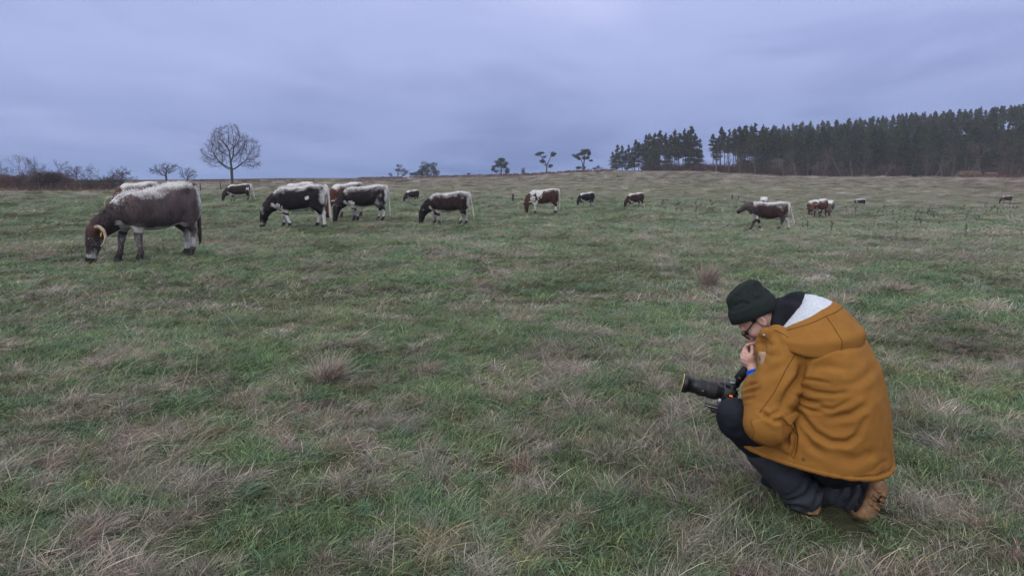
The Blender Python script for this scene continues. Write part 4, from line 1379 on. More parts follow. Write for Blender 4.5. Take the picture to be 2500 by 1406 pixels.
            G = Geo(); G.tube(Ps, np.interp(tt, ti, rr) * 0.85, 8)
            obj('horn', G.mesh('horn', M_horn), root)
    for s_ in (-1, 1):
        G = Geo()
        c = HP(0.185, 0.050, 0.088 * s_)
        a = np.linspace(0, math.pi, 6); b = np.linspace(0, 2 * math.pi, 9)[:-1]
        P = np.array([[c + 0.021 * (hd * math.cos(i) + sd_ * math.sin(i) * math.cos(j) + up_ * math.sin(i) * math.sin(j)) for j in b] for i in a])
        G.grid(P, True)
        obj('eye', G.mesh('eye', M_eye), root)
    if ear_tag:
        for s_ in ear_tag:
            G = Geo(); G.box(HP(0.085, -0.06, 0.195 * s_), (0.062, 0.008, 0.07), np.stack([unit(sd_ + hd * 0.3), up_, unit(hd - sd_ * 0.3)], 1))
            obj('ear_tag', G.mesh('ear_tag', M_eartag, False), root)
    for hp in hoof:
        G = Geo()
        for cl in (-1, 1):
            P = []
            for zz_, r_, fx in ((0.10, 0.042, -0.012), (0.055, 0.052, 0.0), (0.0, 0.060, 0.012)):
                a = np.arange(8) * math.pi / 4
                P.append(np.stack([hp[0] + fx + r_ * 1.15 * np.cos(a), hp[1] + cl * 0.026 + r_ * 0.52 * np.sin(a), np.full(8, hp[2] - 0.055 + zz_)], -1))
            G.grid(np.array(P)[::-1], True)
        obj('hoof', G.mesh('hoof', M_hoof), root)
    G = Geo()
    ts = tail_swing
    tp = np.array([(-0.76, 0, 1.305), (-0.835, 0.01, 1.27), (-0.87 - 0.05 * ts, 0.015, 1.08), (-0.875 - 0.16 * ts, 0.02, 0.85), (-0.87 - 0.32 * ts, 0.02, 0.62), (-0.865 - 0.44 * ts, 0.02, 0.40), (-0.87 - 0.55 * ts, 0.02, 0.20)])
    G.tube(tp, [0.05, 0.045, 0.034, 0.028, 0.034, 0.042, 0.012], 7)
    rr_ = np.random.default_rng(len(label))
    for i in range(46):                                # hair of the switch
        t0 = rr_.uniform(3.2, 5.6)
        p0 = np.array([np.interp(t0, range(7), tp[:, j]) for j in range(3)])
        p1 = p0 + np.array([-0.06 * ts + rr_.normal(0, 0.03), rr_.normal(0, 0.03), -rr_.uniform(0.10, 0.22)])
        w_ = np.array([rr_.normal(), rr_.normal(), 0]); w_ = unit(w_) * 0.010
        G.add([p0 - w_, p0 + w_, p1], [(0, 1, 2)])
    obj('tail', G.mesh('tail', M_tailhair if white_tail else M_tailhair_dark), root)
    if fringe:                                         # shaggy hair standing along the back and the neck
        N = normals(V, F)
        G = Geo()
        cand = np.nonzero((w > 0.75) & (N[:, 2] > 0.45) & (z > 0.75) & (x < 0.95))[0]
        crest = np.nonzero((N[:, 2] > -0.1) & (x > 0.55) & (x < 1.12) & (z > 0.55) & ~inhead)[0]
        for set_, cnt, ln, wd_ in ((cand, fringe, 0.042, 0.0045),):
            if len(set_) == 0: continue
            for i in rr_.choice(set_, cnt):
                p = V[i] + rr_.normal(0, 0.012, 3)
                L = ln * rr_.uniform(0.6, 1.4)
                d0 = unit(N[i] * 0.32 + np.array([-0.45, np.sign(y[i]) * 0.15, 0.10]) + rr_.normal(0, 0.28, 3))
                sdv = unit(np.cross(d0, rr_.normal(0, 1, 3))) * wd_
                q_ = p + d0 * L * 0.55
                e_ = q_ + unit(d0 + np.array([0, np.sign(y[i]) * 0.25, -0.55])) * L * 0.5
                G.add([p - sdv, p + sdv, q_ + sdv * 0.7, q_ - sdv * 0.7, e_], [(0, 1, 2, 3), (3, 2, 4)])
        tag(obj('back_hair', G.mesh('back_hair', M_fringe), root), kind='stuff')
        G = Geo()
        if len(crest):
            for i in rr_.choice(crest, fringe // 5):
                p = V[i]; L = 0.05 * rr_.uniform(0.6, 1.4)
                d0 = unit(N[i] * 0.35 + np.array([0.35, np.sign(y[i] - 0.0) * 0.25, -0.30]) + rr_.normal(0, 0.22, 3))
                sdv = unit(np.cross(d0, N[i])) * 0.009
                q_ = p + d0 * L * 0.6 + N[i] * 0.012
                e_ = q_ + unit(d0 - N[i] * 0.6) * L * 0.5
                G.add([p - sdv, p + sdv, q_ + sdv * 0.7, q_ - sdv * 0.7, e_], [(0, 1, 2, 3), (3, 2, 4)])
            tag(obj('neck_hair', G.mesh('neck_hair', M_neckhair), root), kind='stuff')
    return root

def place_cow(xl, xr, yf, yb, toward, label, **kw):
    """a cow whose feet, back, nose and rump stand where the photo's pixels xl..xr, yf, yb show them"""
    xc = (xl + xr) / 2
    g = on_ground(xc, yf)
    dep = g[1] * CP + (CAMH - g[2]) * SP
    sz = (yf - yb) * dep / FPX / 1.345
    s = kw.pop('scale', sz)
    kw['zs'] = kw.get('zs', sz / s)
    fixed = kw.pop('yaw', None)
    root = cow('cow', label, (0, 0, 0), 0.0, s, **kw)
    body = [c for c in root.children if c.name.startswith('body')][0]
    V = np.empty(len(body.data.vertices) * 3, np.float32)
    body.data.vertices.foreach_get('co', V)
    V = V.reshape(-1, 3) * np.array([s, s, s * kw['zs']])
    best = None
    for deg in ([fixed] if fixed is not None else range(0, 72, 4)):
        yaw = R(deg) * toward
        a = math.atan2(-math.sin(yaw), -math.cos(yaw))
        W = np.stack([V[:, 0] * math.cos(a) - V[:, 1] * math.sin(a), V[:, 0] * math.sin(a) + V[:, 1] * math.cos(a), V[:, 2]], -1)
        pos = g.copy()
        for _ in range(5):
            pos[2] = float(ground_z(pos[0], pos[1], False)) - 0.02
            u, v, w = project(W + pos)
            pos[0] += (xc - (u.min() + u.max()) / 2) * dep / FPX
            low = W[:, 2] < 0.05
            pos[1] += (v[low].max() - yf) * dep * dep / FPX / CAMH * 0.8
        err = abs((u.max() - u.min()) - (xr - xl))
        if best is None or err < best[0]:
            best = (err, a, pos.copy())
    err, a, pos = best
    pos[2] = float(ground_z(pos[0], pos[1])) + 0.015
    root.location = pos
    root.rotation_euler = (0, 0, a)
    return root

place_cow(206, 494, 652, 450, 1, 'large brown roan cow with one pale horn showing, grazing nearest the camera on the left', coat=(0.082, 0.062, 0.062), head_coat=(0.040, 0.030, 0.032), poll_coat=(0.075, 0.034, 0.030), h=0.016,
          turn=-0.32, horns='down', droop=0.17, legs=(-0.04, 0.16, 0.04, -0.10), dorsal=0.034, rump=0.55, belly=0.035, shanks=0.34, fleck=0.60, girth=1.05, face=0.45,
          white_tail=False, ear_tag=(1, -1), fringe=900, roan=0.14)
place_cow(272, 388, 521, 445, 1, 'white backed cow with one curved horn, half hidden behind the large roan cow', coat=RED, turn=0.5, horns='ring', dorsal=0.16, h=0.03)
place_cow(538, 619, 496, 450, 1, 'dark brown white backed cow grazing below the bare tree', coat=DARK, legs=(0.12, -0.1, 0.1, -0.08), horns=None, rump=0.5, patch=[(-0.55, 0.95, 0.12)], shanks=0.5, h=0.032, tail_swing=0.3)
place_cow(632, 806, 560, 454, -1, 'black cow with white flank spot and white blaze, leftmost of the middle pair', coat=BLACK, turn=0.45, horns=None, legs=(-0.20, 0.10, -0.14, 0.16), dorsal=0.06,
          rump=0.55, shanks=0.8, face=0.35, h=0.024, fleck=0.25, patch=[(-0.30, 0.95, 0.075), (0.66, 0.70, 0.12)], tail_swing=0.12, fringe=900)
place_cow(680, 772, 520, 446, -1, 'white back of a cow mostly hidden behind the black cow with flank spot', coat=BLACK, dorsal=0.16, horns=None, h=0.034)
place_cow(790, 890, 541, 451, 1, 'reddish brown cow with orange horn between the two dark cows', coat=(0.075, 0.028, 0.022), horns='ring', turn=0.2, dorsal=0.07, h=0.028)
place_cow(812, 950, 548, 456, 1, 'dark cow with white speckled hindquarters, rightmost of the middle pair', coat=(0.016, 0.012, 0.014), horns=None, turn=0.3, legs=(-0.02, -0.24, 0.0, 0.10), dorsal=0.07,
          rump=0.7, flank=0.55, shanks=0.6, face=0.22, h=0.024, fleck=0.35, tail_swing=0.10, fringe=800, patch=[(0.62, 0.70, 0.12)])
place_cow(986, 1021, 497, 465, 1, 'small dark calf grazing alone behind the herd', coat=DARK, horns=None, dorsal=0.05, rump=0.2, yaw=58, scale=0.72, h=0.036)
place_cow(1022, 1150, 555, 471, 1, 'young brown cow with white speckled thigh and swinging tail, right of the middle pair', coat=(0.024, 0.014, 0.014), head_coat=BLACK, horns='stub', turn=0.2, legs=(-0.06, 0.10, 0.22, -0.12), dorsal=0.06,
          rump=0.55, flank=0.45, shanks=0.55, face=0.20, h=0.024, fleck=0.25, tail_swing=0.30, fringe=700)
place_cow(1277, 1368, 527, 463, 1, 'brown and white cow with long ring shaped horns facing the camera', coat=(0.044, 0.020, 0.017), horns='ring', turn=0.75, legs=(0.05, -0.05, 0.05, -0.12), dorsal=0.06,
          shoulder=1.0, rump=0.5, shanks=0.8, face=0.3, h=0.026, patch=[(0.35, 1.15, 0.2)])
place_cow(1407, 1452, 508, 470, 1, 'small dark cow with white hind leg, left of the two small grazers near the centre', coat=BLACK, horns=None, turn=0.3, rump=0.3, shanks=0.5, h=0.036, yaw=36)
place_cow(1521, 1574, 508, 470, 1, 'small brown cow among dead stalks, right of the two small grazers near the centre', coat=(0.032, 0.015, 0.013), horns=None, rump=0.15, shanks=0.55, h=0.036, yaw=34, legs=(0.05, -0.05, -0.1, 0.1))
place_cow(1783, 1945, 560, 490, 1, 'brown cow walking left with head raised and long white tail', coat=(0.036, 0.021, 0.020), head_coat=(0.07, 0.058, 0.060), pose='walk', droop=0.0, horns='stub', legs=(0.40, -0.10, 0.26, -0.30), dorsal=0.07,
          rump=0.75, flank=0.5, shoulder=0.25, shanks=0.35, face=0.25, fleck=0.45, h=0.024, scale=0.86, zs=0.95, tail_swing=0.45, fringe=500)
place_cow(1866, 1900, 530, 486, 1, 'white back of a cow showing behind the walking cow', coat=DARK, dorsal=0.2, horns=None, yaw=70, h=0.036)
place_cow(1957, 2012, 524, 488, 1, 'horned cow with lowered head just left behind the reddish brown cow', coat=(0.05, 0.022, 0.018), horns='ring', turn=0.5, dorsal=0.1, yaw=45, h=0.034)
place_cow(1964, 2036, 532, 484, 1, 'reddish brown cow facing front left with upturned horns, among the right hand group', coat=(0.075, 0.030, 0.022), pose='half', horns='up', dorsal=0.07, shanks=0.3, h=0.030, yaw=48, zs=0.95)
place_cow(2010, 2042, 529, 489, 1, 'greyish cow close behind the reddish brown cow on its right', coat=GREY, dorsal=0.08, rump=0.4, yaw=66, horns=None, h=0.036)
place_cow(2078, 2118, 506, 486, 1, 'small pale faced cow with white body and dark sides, far right field', coat=BLACK, dorsal=0.10, rump=0.6, shoulder=0.7, face=0.5, horns=None, h=0.036)
place_cow(2433, 2481, 499, 479, 1, 'small greyish brown cow grazing alone at the far right', coat=(0.05, 0.03, 0.028), dorsal=0.05, rump=0.2, horns=None, h=0.036)
# ================================================================ the photographer
M_skin = material('skin', lambda k: (k.set(Base_Color=k.ramp(k.noise(k.coord('Object'), 30, 4, 0.6), [(0.3, (0.50, 0.285, 0.225)), (0.7, (0.60, 0.36, 0.29))]), Roughness=0.55),
                                     k.put(k.p.inputs['Subsurface Weight'], 0.08), k.bump(k.noise(k.coord('Object'), 220, 3, 0.6), 0.12, 0.002)))
def m_cloth(col, var=0.12, weave=900.0, rough=0.75, crease=0.35):
    def b(k):
        co = k.coord('Object')
        f = k.noise(co, 14.0, 4, 0.6)
        c = k.ramp(f, [(0.25, tuple(v * (1 - var) for v in col)), (0.75, tuple(v * (1 + var) for v in col))])
        k.set(Base_Color=c, Roughness=rough)
        k.put(k.p.inputs['Specular IOR Level'], 0.15)
        rg = k.n('ShaderNodeTexNoise', noise_type='RIDGED_MULTIFRACTAL')
        k.put(rg.inputs['Vector'], k.coord('Object', (1, 1, 1.9))); rg.inputs['Scale'].default_value = 9.0; rg.inputs['Detail'].default_value = 3.0; rg.inputs['Distortion'].default_value = 0.7
        k.bump(k.math('ADD', k.math('MULTIPLY', k.math('ADD', k.noise(co, 32.0, 5, 0.62, 0.6), k.math('MULTIPLY', rg.outputs['Fac'], -0.9)), crease), k.math('MULTIPLY', k.noise(co, weave, 2), 0.06)), 0.5, 0.012)
    return b
M_jacket = material('mustard_cotton', m_cloth((0.285, 0.127, 0.027), 0.10, rough=0.85, crease=0.18))
M_seam = plain('mustard_stitching', (0.13, 0.052, 0.013), 0.8, 0.2, 0.1, 80)
M_trouser = material('dark_trouser_cloth', m_cloth((0.014, 0.016, 0.023), 0.35, crease=0.5))
M_rubber = material('dark_boot_rubber', m_cloth((0.044, 0.047, 0.058), 0.3, rough=0.55, crease=0.2))
M_hood_black = material('black_fleece', m_cloth((0.012, 0.012, 0.017), 0.3, 400))
M_fleece = material('white_sherpa', lambda k: (k.set(Base_Color=k.ramp(k.noise(k.coord('Object'), 120, 3, 0.6), [(0.3, (0.60, 0.64, 0.70)), (0.7, (0.86, 0.89, 0.93))]), Roughness=0.95),
                                               k.bump(k.noise(k.coord('Object'), 130, 4, 0.7), 0.9, 0.014)))
def m_knit(k):
    co = k.coord('Object')
    w = k.n('ShaderNodeTexWave', wave_type='BANDS', bands_direction='X')
    k.put(w.inputs['Vector'], co)
    w.inputs['Scale'].default_value = 110.0
    w.inputs['Distortion'].default_value = 1.5
    f = k.noise(co, 260.0, 3, 0.6)
    c = k.ramp(k.math('ADD', k.math('MULTIPLY', f, 0.75), k.math('MULTIPLY', w.outputs['Fac'], 0.25)), [(0.25, (0.015, 0.021, 0.019)), (0.75, (0.052, 0.066, 0.060))])
    k.set(Base_Color=c, Roughness=0.95)
    k.put(k.p.inputs['Specular IOR Level'], 0.1)
    k.bump(k.math('ADD', f, w.outputs['Fac']), 0.8, 0.004)
M_knit = material('green_grey_knit', m_knit)
M_plastic = plain('black_plastic', (0.010, 0.010, 0.011), 0.42, 0.4, 0.2, 60)
M_plastic2 = plain('dark_grey_rubber', (0.024, 0.024, 0.027), 0.6, 0.3, 0.2, 90)
M_alu = plain('grey_metal', (0.32, 0.32, 0.34), 0.35, 0.5, 0.1, 40, 0.8)
M_silver = plain('snap_metal', (0.55, 0.55, 0.55), 0.3, 0.5, 0.1, 40, 0.9)
M_brass = plain('snap_brown', (0.16, 0.09, 0.05), 0.4, 0.5, 0.1, 40, 0.5)
M_yellow = plain('yellow_ring', (0.60, 0.50, 0.22), 0.4, 0.4, 0.05, 40)
M_blue = plain('blue_band', (0.012, 0.10, 0.45), 0.6, 0.3, 0.1, 60)
M_patch = plain('tan_leather', (0.40, 0.27, 0.18), 0.6, 0.3, 0.12, 120)
M_patchdark = plain('embossed_leather', (0.15, 0.085, 0.05), 0.6, 0.3, 0.1, 120)
M_sole = plain('tan_crepe_sole', (0.29, 0.165, 0.085), 0.8, 0.2, 0.4, 45)
M_mud = plain('dark_mud', (0.020, 0.014, 0.010), 0.9, 0.1, 0.3, 60)
M_hair = plain('brown_hair', (0.045, 0.026, 0.018), 0.7, 0.2, 0.3, 150)
def m_glass(k):
    t = k.n('ShaderNodeBsdfTransparent'); g_ = k.n('ShaderNodeBsdfGlossy')
    g_.inputs['Roughness'].default_value = 0.03
    m_ = k.n('ShaderNodeMixShader'); m_.inputs[0].default_value = 0.10
    k.nt.links.new(t.outputs[0], m_.inputs[1]); k.nt.links.new(g_.outputs[0], m_.inputs[2])
    k.nt.links.new(m_.outputs[0], k.out.inputs['Surface'])
M_lens = material('clear_lens', m_glass)
M_frontglass = plain('coated_glass', (0.006, 0.006, 0.012), 0.06, 0.8, 0.1, 5)
def m_led(k):
    e = k.p.inputs
    k.set(Base_Color=(0.5, 0.05, 0.01), Roughness=0.4)
    e['Emission Color'].default_value = (1.0, 0.16, 0.03, 1)
    e['Emission Strength'].default_value = 1.2
M_led = material('orange_status_light', m_led)

TH = R(30)
Fh = np.array([-math.cos(TH), math.sin(TH), 0]); Lh = np.array([-math.sin(TH), -math.cos(TH), 0]); Up = np.array([0, 0, 1.0])
person = empty('person', (1.40, 3.29, float(ground_z(1.40, 3.29))))
tag(person, 'crouching person in mustard hooded parka and dark beanie, bent over a camera', 'person')
PL = np.array(person.location)
loc = lambda V: np.asarray(V, float) - PL
def part(name, G, mat, parent=None, sm=True, attrs=None):
    return obj(name, G.mesh(name, mat, sm, attrs, xf=loc), parent or person)
def part_vf(name, V, F, mat, parent=None, attrs=None):
    return obj(name, mesh_data(name, loc(V), F, mat, True, attrs), parent or person)

# ---- joints (metres, in the place)
GZ = lambda x, y: float(ground_z(x, y))
pelvis = at(2052, 1092, 3.28); neck = at(1955, 800, 3.39)
hipL, hipR = pelvis + Lh * 0.10, pelvis - Lh * 0.10
kneeL, ankL = at(1797, 1020, 3.30), at(1962, 1205, 3.31)
kneeR = at(1905, 1195, 3.55); kneeR[2] = GZ(kneeR[0], kneeR[1]) + 0.075
ankR = at(2098, 1222, 3.33)
shL, shR = neck + Lh * 0.185 - Up * 0.075 + Fh * 0.02, neck - Lh * 0.185 - Up * 0.075 + Fh * 0.02
elL, wrL = at(1872, 1030, 3.15), at(1842, 912, 3.33)
elR, wrR = at(1905, 985, 3.62), at(1862, 880, 3.47)
HC = at(1854, 774, 3.47)
fh = unit((-0.95, 0.31, 0))
lh = np.cross(Up, fh)
PT = R(58)
HF, HU = fh * math.cos(PT) - Up * math.sin(PT), fh * math.sin(PT) + Up * math.cos(PT)
H = lambda f, l, u: HC + HF * f + lh * l + HU * u

# ---- body: one continuous figure, mostly under the clothes
B = Blob((0.93, 2.93, 0.0), (1.78, 3.80, 1.22), 0.0052)
B.ell(HC + HU * 0.030 - HF * 0.012, (0.098, 0.077, 0.098), 0.02, M=[HF, lh, HU])
B.ell(H(0.030, 0, -0.045), (0.066, 0.060, 0.080), 0.03, M=[HF, lh, HU])
B.ell(H(0.055, 0, -0.092), (0.034, 0.032, 0.026), 0.03, M=[HF, lh, HU])           # chin
B.cone(H(0.088, 0, 0.018), H(0.112, 0, -0.026), 0.010, 0.0135, 0.012)              # nose
B.cone(H(0.105, -0.012, -0.030), H(0.105, 0.012, -0.030), 0.009, 0.009, 0.008)
B.cone(H(0.084, -0.030, 0.030), H(0.084, 0.030, 0.030), 0.011, 0.011, 0.014)      # brow
for s_ in (-1, 1):
    B.ell(H(0.060, 0.042 * s_, -0.018), (0.026, 0.022, 0.020), 0.02, M=[HF, lh, HU])   # cheekbones
    B.ell(H(0.094, 0.030 * s_, 0.006), (0.012, 0.015, 0.009), 0.004, M=[HF, lh, HU], sub=True)
    e0 = H(-0.004, 0.079 * s_, -0.010)
    EM = [unit(HU * 0.95 - HF * 0.25), unit(HF * 0.9 + HU * 0.25 - lh * 0.4 * s_), unit(lh * s_ + HF * 0.4)]
    B.ell(e0, (0.031, 0.019, 0.009), 0.006, M=EM)
    B.ell(e0 + lh * 0.008 * s_ + HF * 0.003, (0.018, 0.009, 0.005), 0.004, M=EM, sub=True)
    B.ell(e0 - HU * 0.022 + HF * 0.006, (0.011, 0.010, 0.007), 0.006, M=EM)
B.cone(H(0.100, -0.018, -0.060), H(0.100, 0.018, -0.060), 0.006, 0.006, 0.006)
B.cone(H(0.093, -0.016, -0.072), H(0.093, 0.016, -0.072), 0.007, 0.007, 0.006)
B.chain([H(-0.035, 0, -0.055), neck + Fh * 0.02, neck - Up * 0.10], [0.056, 0.060, 0.095], 0.03)
B.chain([neck - Up * 0.12, (neck + pelvis) / 2 - Fh * 0.03, pelvis], [0.115, 0.125, 0.12], 0.05, flat=(Lh, 1.15))
for sh, el, wr in ((shL, elL, wrL), (shR, elR, wrR)):
    B.chain([neck - Up * 0.08, sh, el], [0.06, 0.055, 0.040], 0.03)
    B.chain([el, el * 0.35 + wr * 0.65, wr], [0.040, 0.034, 0.026], 0.02)
for hp, kn, an in ((hipL, kneeL, ankL), (hipR, kneeR, ankR)):
    B.chain([hp, kn], [0.070, 0.045], 0.03)
    B.chain([kn, kn * 0.6 + an * 0.4, an], [0.045, 0.042, 0.028], 0.02)
B.chain([ankL, at(1955, 1222, 3.38)], [0.028, 0.022], 0.02)
B.chain([ankR, at(2104, 1240, 3.36)], [0.028, 0.022], 0.02)
# hands folded one over the other on the handle below the chin
def fingers(root, pts):
    for ch, r0 in pts:
        P = [root if c is None else c for c in ch]
        B.chain(P, np.linspace(r0, r0 * 0.82, len(P)), 0.004)
pl = at(1836, 884, 3.365)                       # left palm, its back towards us
B.cone(wrL, pl, 0.027, 0.030, 0.012, flat=(unit((0.3, -0.9, 0.2)), 0.72))
B.cone(at(1830, 874, 3.36), at(1846, 872, 3.385), 0.024, 0.022, 0.012)
fingers(pl, [([at(1848, 868, 3.375), at(1837, 860, 3.355), at(1836, 846, 3.362)], 0.0098)])          # thumb lying upward
fingers(pl, [([at(1828, 872, 3.345), at(1817, 868, 3.372), at(1815, 858, 3.398), at(1824, 853, 3.405)], 0.0092),
             ([at(1825, 879, 3.345), at(1812, 874, 3.372), at(1810, 866, 3.40), at(1820, 861, 3.41)], 0.0090),
             ([at(1823, 887, 3.348), at(1811, 881, 3.375), at(1812, 873, 3.402), at(1822, 869, 3.41)], 0.0084),
             ([at(1824, 894, 3.355), at(1815, 888, 3.378), at(1816, 881, 3.402), at(1824, 877, 3.41)], 0.0074)])
pr = at(1862, 858, 3.445)                       # right hand above it, knuckles to the left
B.cone(wrR, pr, 0.027, 0.029, 0.012)
B.cone(pr, at(1846, 850, 3.425), 0.027, 0.022, 0.012)
fingers(pr, [([at(1842, 844, 3.43), at(1824, 844, 3.43), at(1818, 852, 3.405), at(1824, 860, 3.388)], 0.0095),
             ([at(1842, 851, 3.44), at(1822, 853, 3.44), at(1815, 862, 3.415), at(1823, 868, 3.395)], 0.0092),
             ([at(1846, 858, 3.45), at(1826, 862, 3.45), at(1818, 870, 3.425), at(1826, 876, 3.405)], 0.0086),
             ([at(1850, 866, 3.455), at(1832, 870, 3.455), at(1824, 877, 3.432), at(1831, 882, 3.415)], 0.0076),
             ([at(1852, 846, 3.425), at(1836, 839, 3.405), at(1824, 842, 3.392)], 0.0098)])
V, F = B.mesh()
V = relax(V, F, 1, 0.35)
body = part_vf('body', V, F, M_skin)
for s_ in (-1, 1):
    G = Geo()
    c = H(0.086, 0.030 * s_, 0.006)
    a = np.linspace(0, math.pi, 7); b = np.linspace(0, 2 * math.pi, 13)[:-1]
    G.grid(np.array([[c + 0.0115 * (HF * math.cos(i) + lh * math.sin(i) * math.cos(j) + HU * math.sin(i) * math.sin(j)) for j in b] for i in a]), True)
    part('eye', G, M_eye, body)

# ---- trousers
B = Blob((0.82, 2.95, 0.0), (1.80, 3.85, 0.75), 0.0085)
B.chain([pelvis, hipL, kneeL * 0.55 + hipL * 0.45, kneeL], [0.15, 0.125, 0.105, 0.080], 0.05)
B.chain([kneeL, kneeL * 0.55 + ankL * 0.45, ankL], [0.080, 0.072, 0.045], 0.03)
B.chain([pelvis, hipR, kneeR * 0.5 + hipR * 0.5, kneeR], [0.15, 0.13, 0.105, 0.082], 0.05)
B.chain([kneeR, kneeR * 0.5 + ankR * 0.5, ankR], [0.082, 0.064, 0.042], 0.03)
gp = GZ(1.4, 3.3)
B.func((0.9, 2.9, -0.05), (1.8, 3.8, gp + 0.05), lambda x, y, z: z - (gp + 0.018) + 0 * x + 0 * y, 0.004, sub=True)
V, F = B.mesh()
N = normals(V, F)
u_, v_, _ = project(V)
f1 = noise3(V * np.array([9, 9, 16]) + 5) * 0.008 + noise3(V * np.array([22, 22, 30])) * 0.0035
low = smooth(0.30, 0.16, V[:, 2]) * smooth(0.06, 0.11, V[:, 2])
f1 = f1 + low * 0.008 * np.sin(V[:, 2] * 120 + 6 * noise3(V * 8))
V = V + N * f1[:, None]
trousers = part_vf('trousers', V, F, M_trouser)

# ---- boots
def boot(name, ball, toe_dir, heel_dir, nrm, sole_len, label=None, mud=0):
    """sole bent at the ball: heel part along heel_dir, toe part along toe_dir; nrm = outward normal of the heel part"""
    root_l = ball
    toe_dir, heel_dir, nrm = unit(toe_dir), unit(heel_dir), unit(nrm)
    sidev = unit(np.cross(nrm, heel_dir))
    ns = 22
    ts = np.linspace(0, 1, ns)                     # heel 0 .. toe 1
    wd = np.interp(ts, [0, .04, .12, .28, .45, .68, .82, .93, 1], [.022, .036, .045, .043, .040, .052, .050, .035, .012])
    C0, NN = [], []
    for t in ts:
        s_ = (0.66 - t) * sole_len
        k = float(smooth(0.60, 0.78, t))
        tn = unit(-Up - toe_dir * (-Up).dot(toe_dir))
        n_ = unit(nrm * (1 - k) + tn * k)
        p = ball + (heel_dir * s_ if s_ > 0 else toe_dir * (-s_))
        C0.append(p); NN.append(n_)
    C0, NN = np.array(C0), np.array(NN)
    th = np.where(ts < 0.30, 0.036, np.where(ts < 0.34, 0.030, 0.026))[:, None]
    G = Geo()
    rows = np.stack([C0 - sidev * wd[:, None] - NN * 0.002, C0 - sidev * (wd * 1.06)[:, None] + NN * th * 0.5, C0 - sidev * (wd * 0.98)[:, None] + NN * th, C0 + NN * (th + 0.001),
                     C0 + sidev * (wd * 0.98)[:, None] + NN * th, C0 + sidev * (wd * 1.06)[:, None] + NN * th * 0.5, C0 + sidev * wd[:, None] - NN * 0.002, C0 - NN * 0.004], 1)
    G.grid(rows, True)
    for e, rv in ((0, 1), (ns - 1, -1)):
        G.add(rows[e], [tuple(range(8))[::rv]])
    bt = empty_part(name, ball)
    lc = lambda V: np.asarray(V, float) - PL - (ball - PL)
    sole = obj('sole', G.mesh('sole', M_sole, xf=lambda V: V - ball), bt)
    # tread: ribs across heel and ball
    for t in (0.22, 0.29, 0.36, 0.43):
        i = int(t * (ns - 1))
        for sgn in (-1, 1):
            G = Geo()
            Mx = np.stack([sidev, heel_dir, NN[i]], 1)
            G.box(C0[i] + NN[i] * (th[i] + 0.003) + sidev * sgn * wd[i] * 0.52, (wd[i] * 0.80, 0.010, 0.008), Mx)
            obj('tread', G.mesh('tread', M_sole, False, xf=lambda V: V - ball), bt)
    for t, w_ in ((0.32, 0.30),):
        i = int(t * (ns - 1)); G = Geo()
        G.box(C0[i] + NN[i] * (th[i] + 0.0015) - sidev * 0.006, (wd[i] * w_, 0.032, 0.005), np.stack([sidev, heel_dir, NN[i]], 1))
        obj('mud', G.mesh('mud', M_mud, False, xf=lambda V: V - ball), bt)
    # upper
    G = Geo()
    hgt = np.interp(ts, [0, .1, .3, .5, .7, .9, 1], [.085, .105, .105, .09, .066, .05, .018])
    P = []
    for i in range(ns):
        a = np.linspace(0, math.pi, 9)
        P.append(C0[i] - np.cos(a)[:, None] * sidev * wd[i] * 0.97 - np.sin(a)[:, None] * NN[i] * hgt[i])
    G.grid(np.array(P))
    obj('upper', G.mesh('upper', M_rubber, xf=lambda V: V - ball), bt)
    return bt
def empty_part(name, at_):
    o = bpy.data.objects.new(name, None)
    o.location = np.asarray(at_) - PL
    o.empty_display_size = 0.05
    return link(o, person)
nR = unit((0.34, -0.93, 0.08)); hdR = unit(at(2140, 1190, 3.325) - at(2112, 1262, 3.27)); nR = unit(nR - hdR * nR.dot(hdR))
boot_r = boot('boot', at(2108, 1264, 3.275), (-0.12, 0.98, 0.02), hdR, nR, 0.275)
hl = np.array([0.02, -1.0, 0.03])
bl = at(1986, 1236, 3.25) - unit(hl) * 0.186
boot_l = boot('boot', bl, -hl, hl, (0, 0, -1.0), 0.285)
# tall rubber shafts wrinkled at the ankle
def shaft(bt, P, rad, ank):
    P = [np.asarray(p, float) for p in P]
    B = Blob(np.min(P, 0) - 0.13, np.max(P, 0) + 0.13, 0.007)
    B.chain(P, rad, 0.02)
    e0, e1 = P[0], unit(P[1] - P[0])
    B.func(e0 - 0.14, e0 + 0.14, lambda x, y, z: (x - e0[0]) * e1[0] + (y - e0[1]) * e1[1] + (z - e0[2]) * e1[2], 0.004, sub=False) if False else None
    V, F = B.mesh(); N = normals(V, F)
    t = (V - ank) @ unit(P[0] - ank)
    wr = np.exp(-((t - 0.02) / 0.055) ** 2)
    V = V + N * (wr * 0.009 * np.sin(t * 130 + 5 * noise3(V * 9)) + 0.004 * noise3(V * 12))[:, None]
    ball_ = np.array(bt.location) + PL
    obj('shaft', mesh_data('shaft', V - ball_, F, M_rubber), bt)
shaft(boot_l, [kneeL * 0.56 + ankL * 0.44, kneeL * 0.25 + ankL * 0.75, ankL, at(1974, 1214, 3.285)], [0.086, 0.085, 0.080, 0.056], ankL)
shaft(boot_r, [kneeR * 0.55 + ankR * 0.45, ankR + np.array([-0.01, 0.03, 0]), at(2088, 1240, 3.39)], [0.080, 0.066, 0.048], ankR)

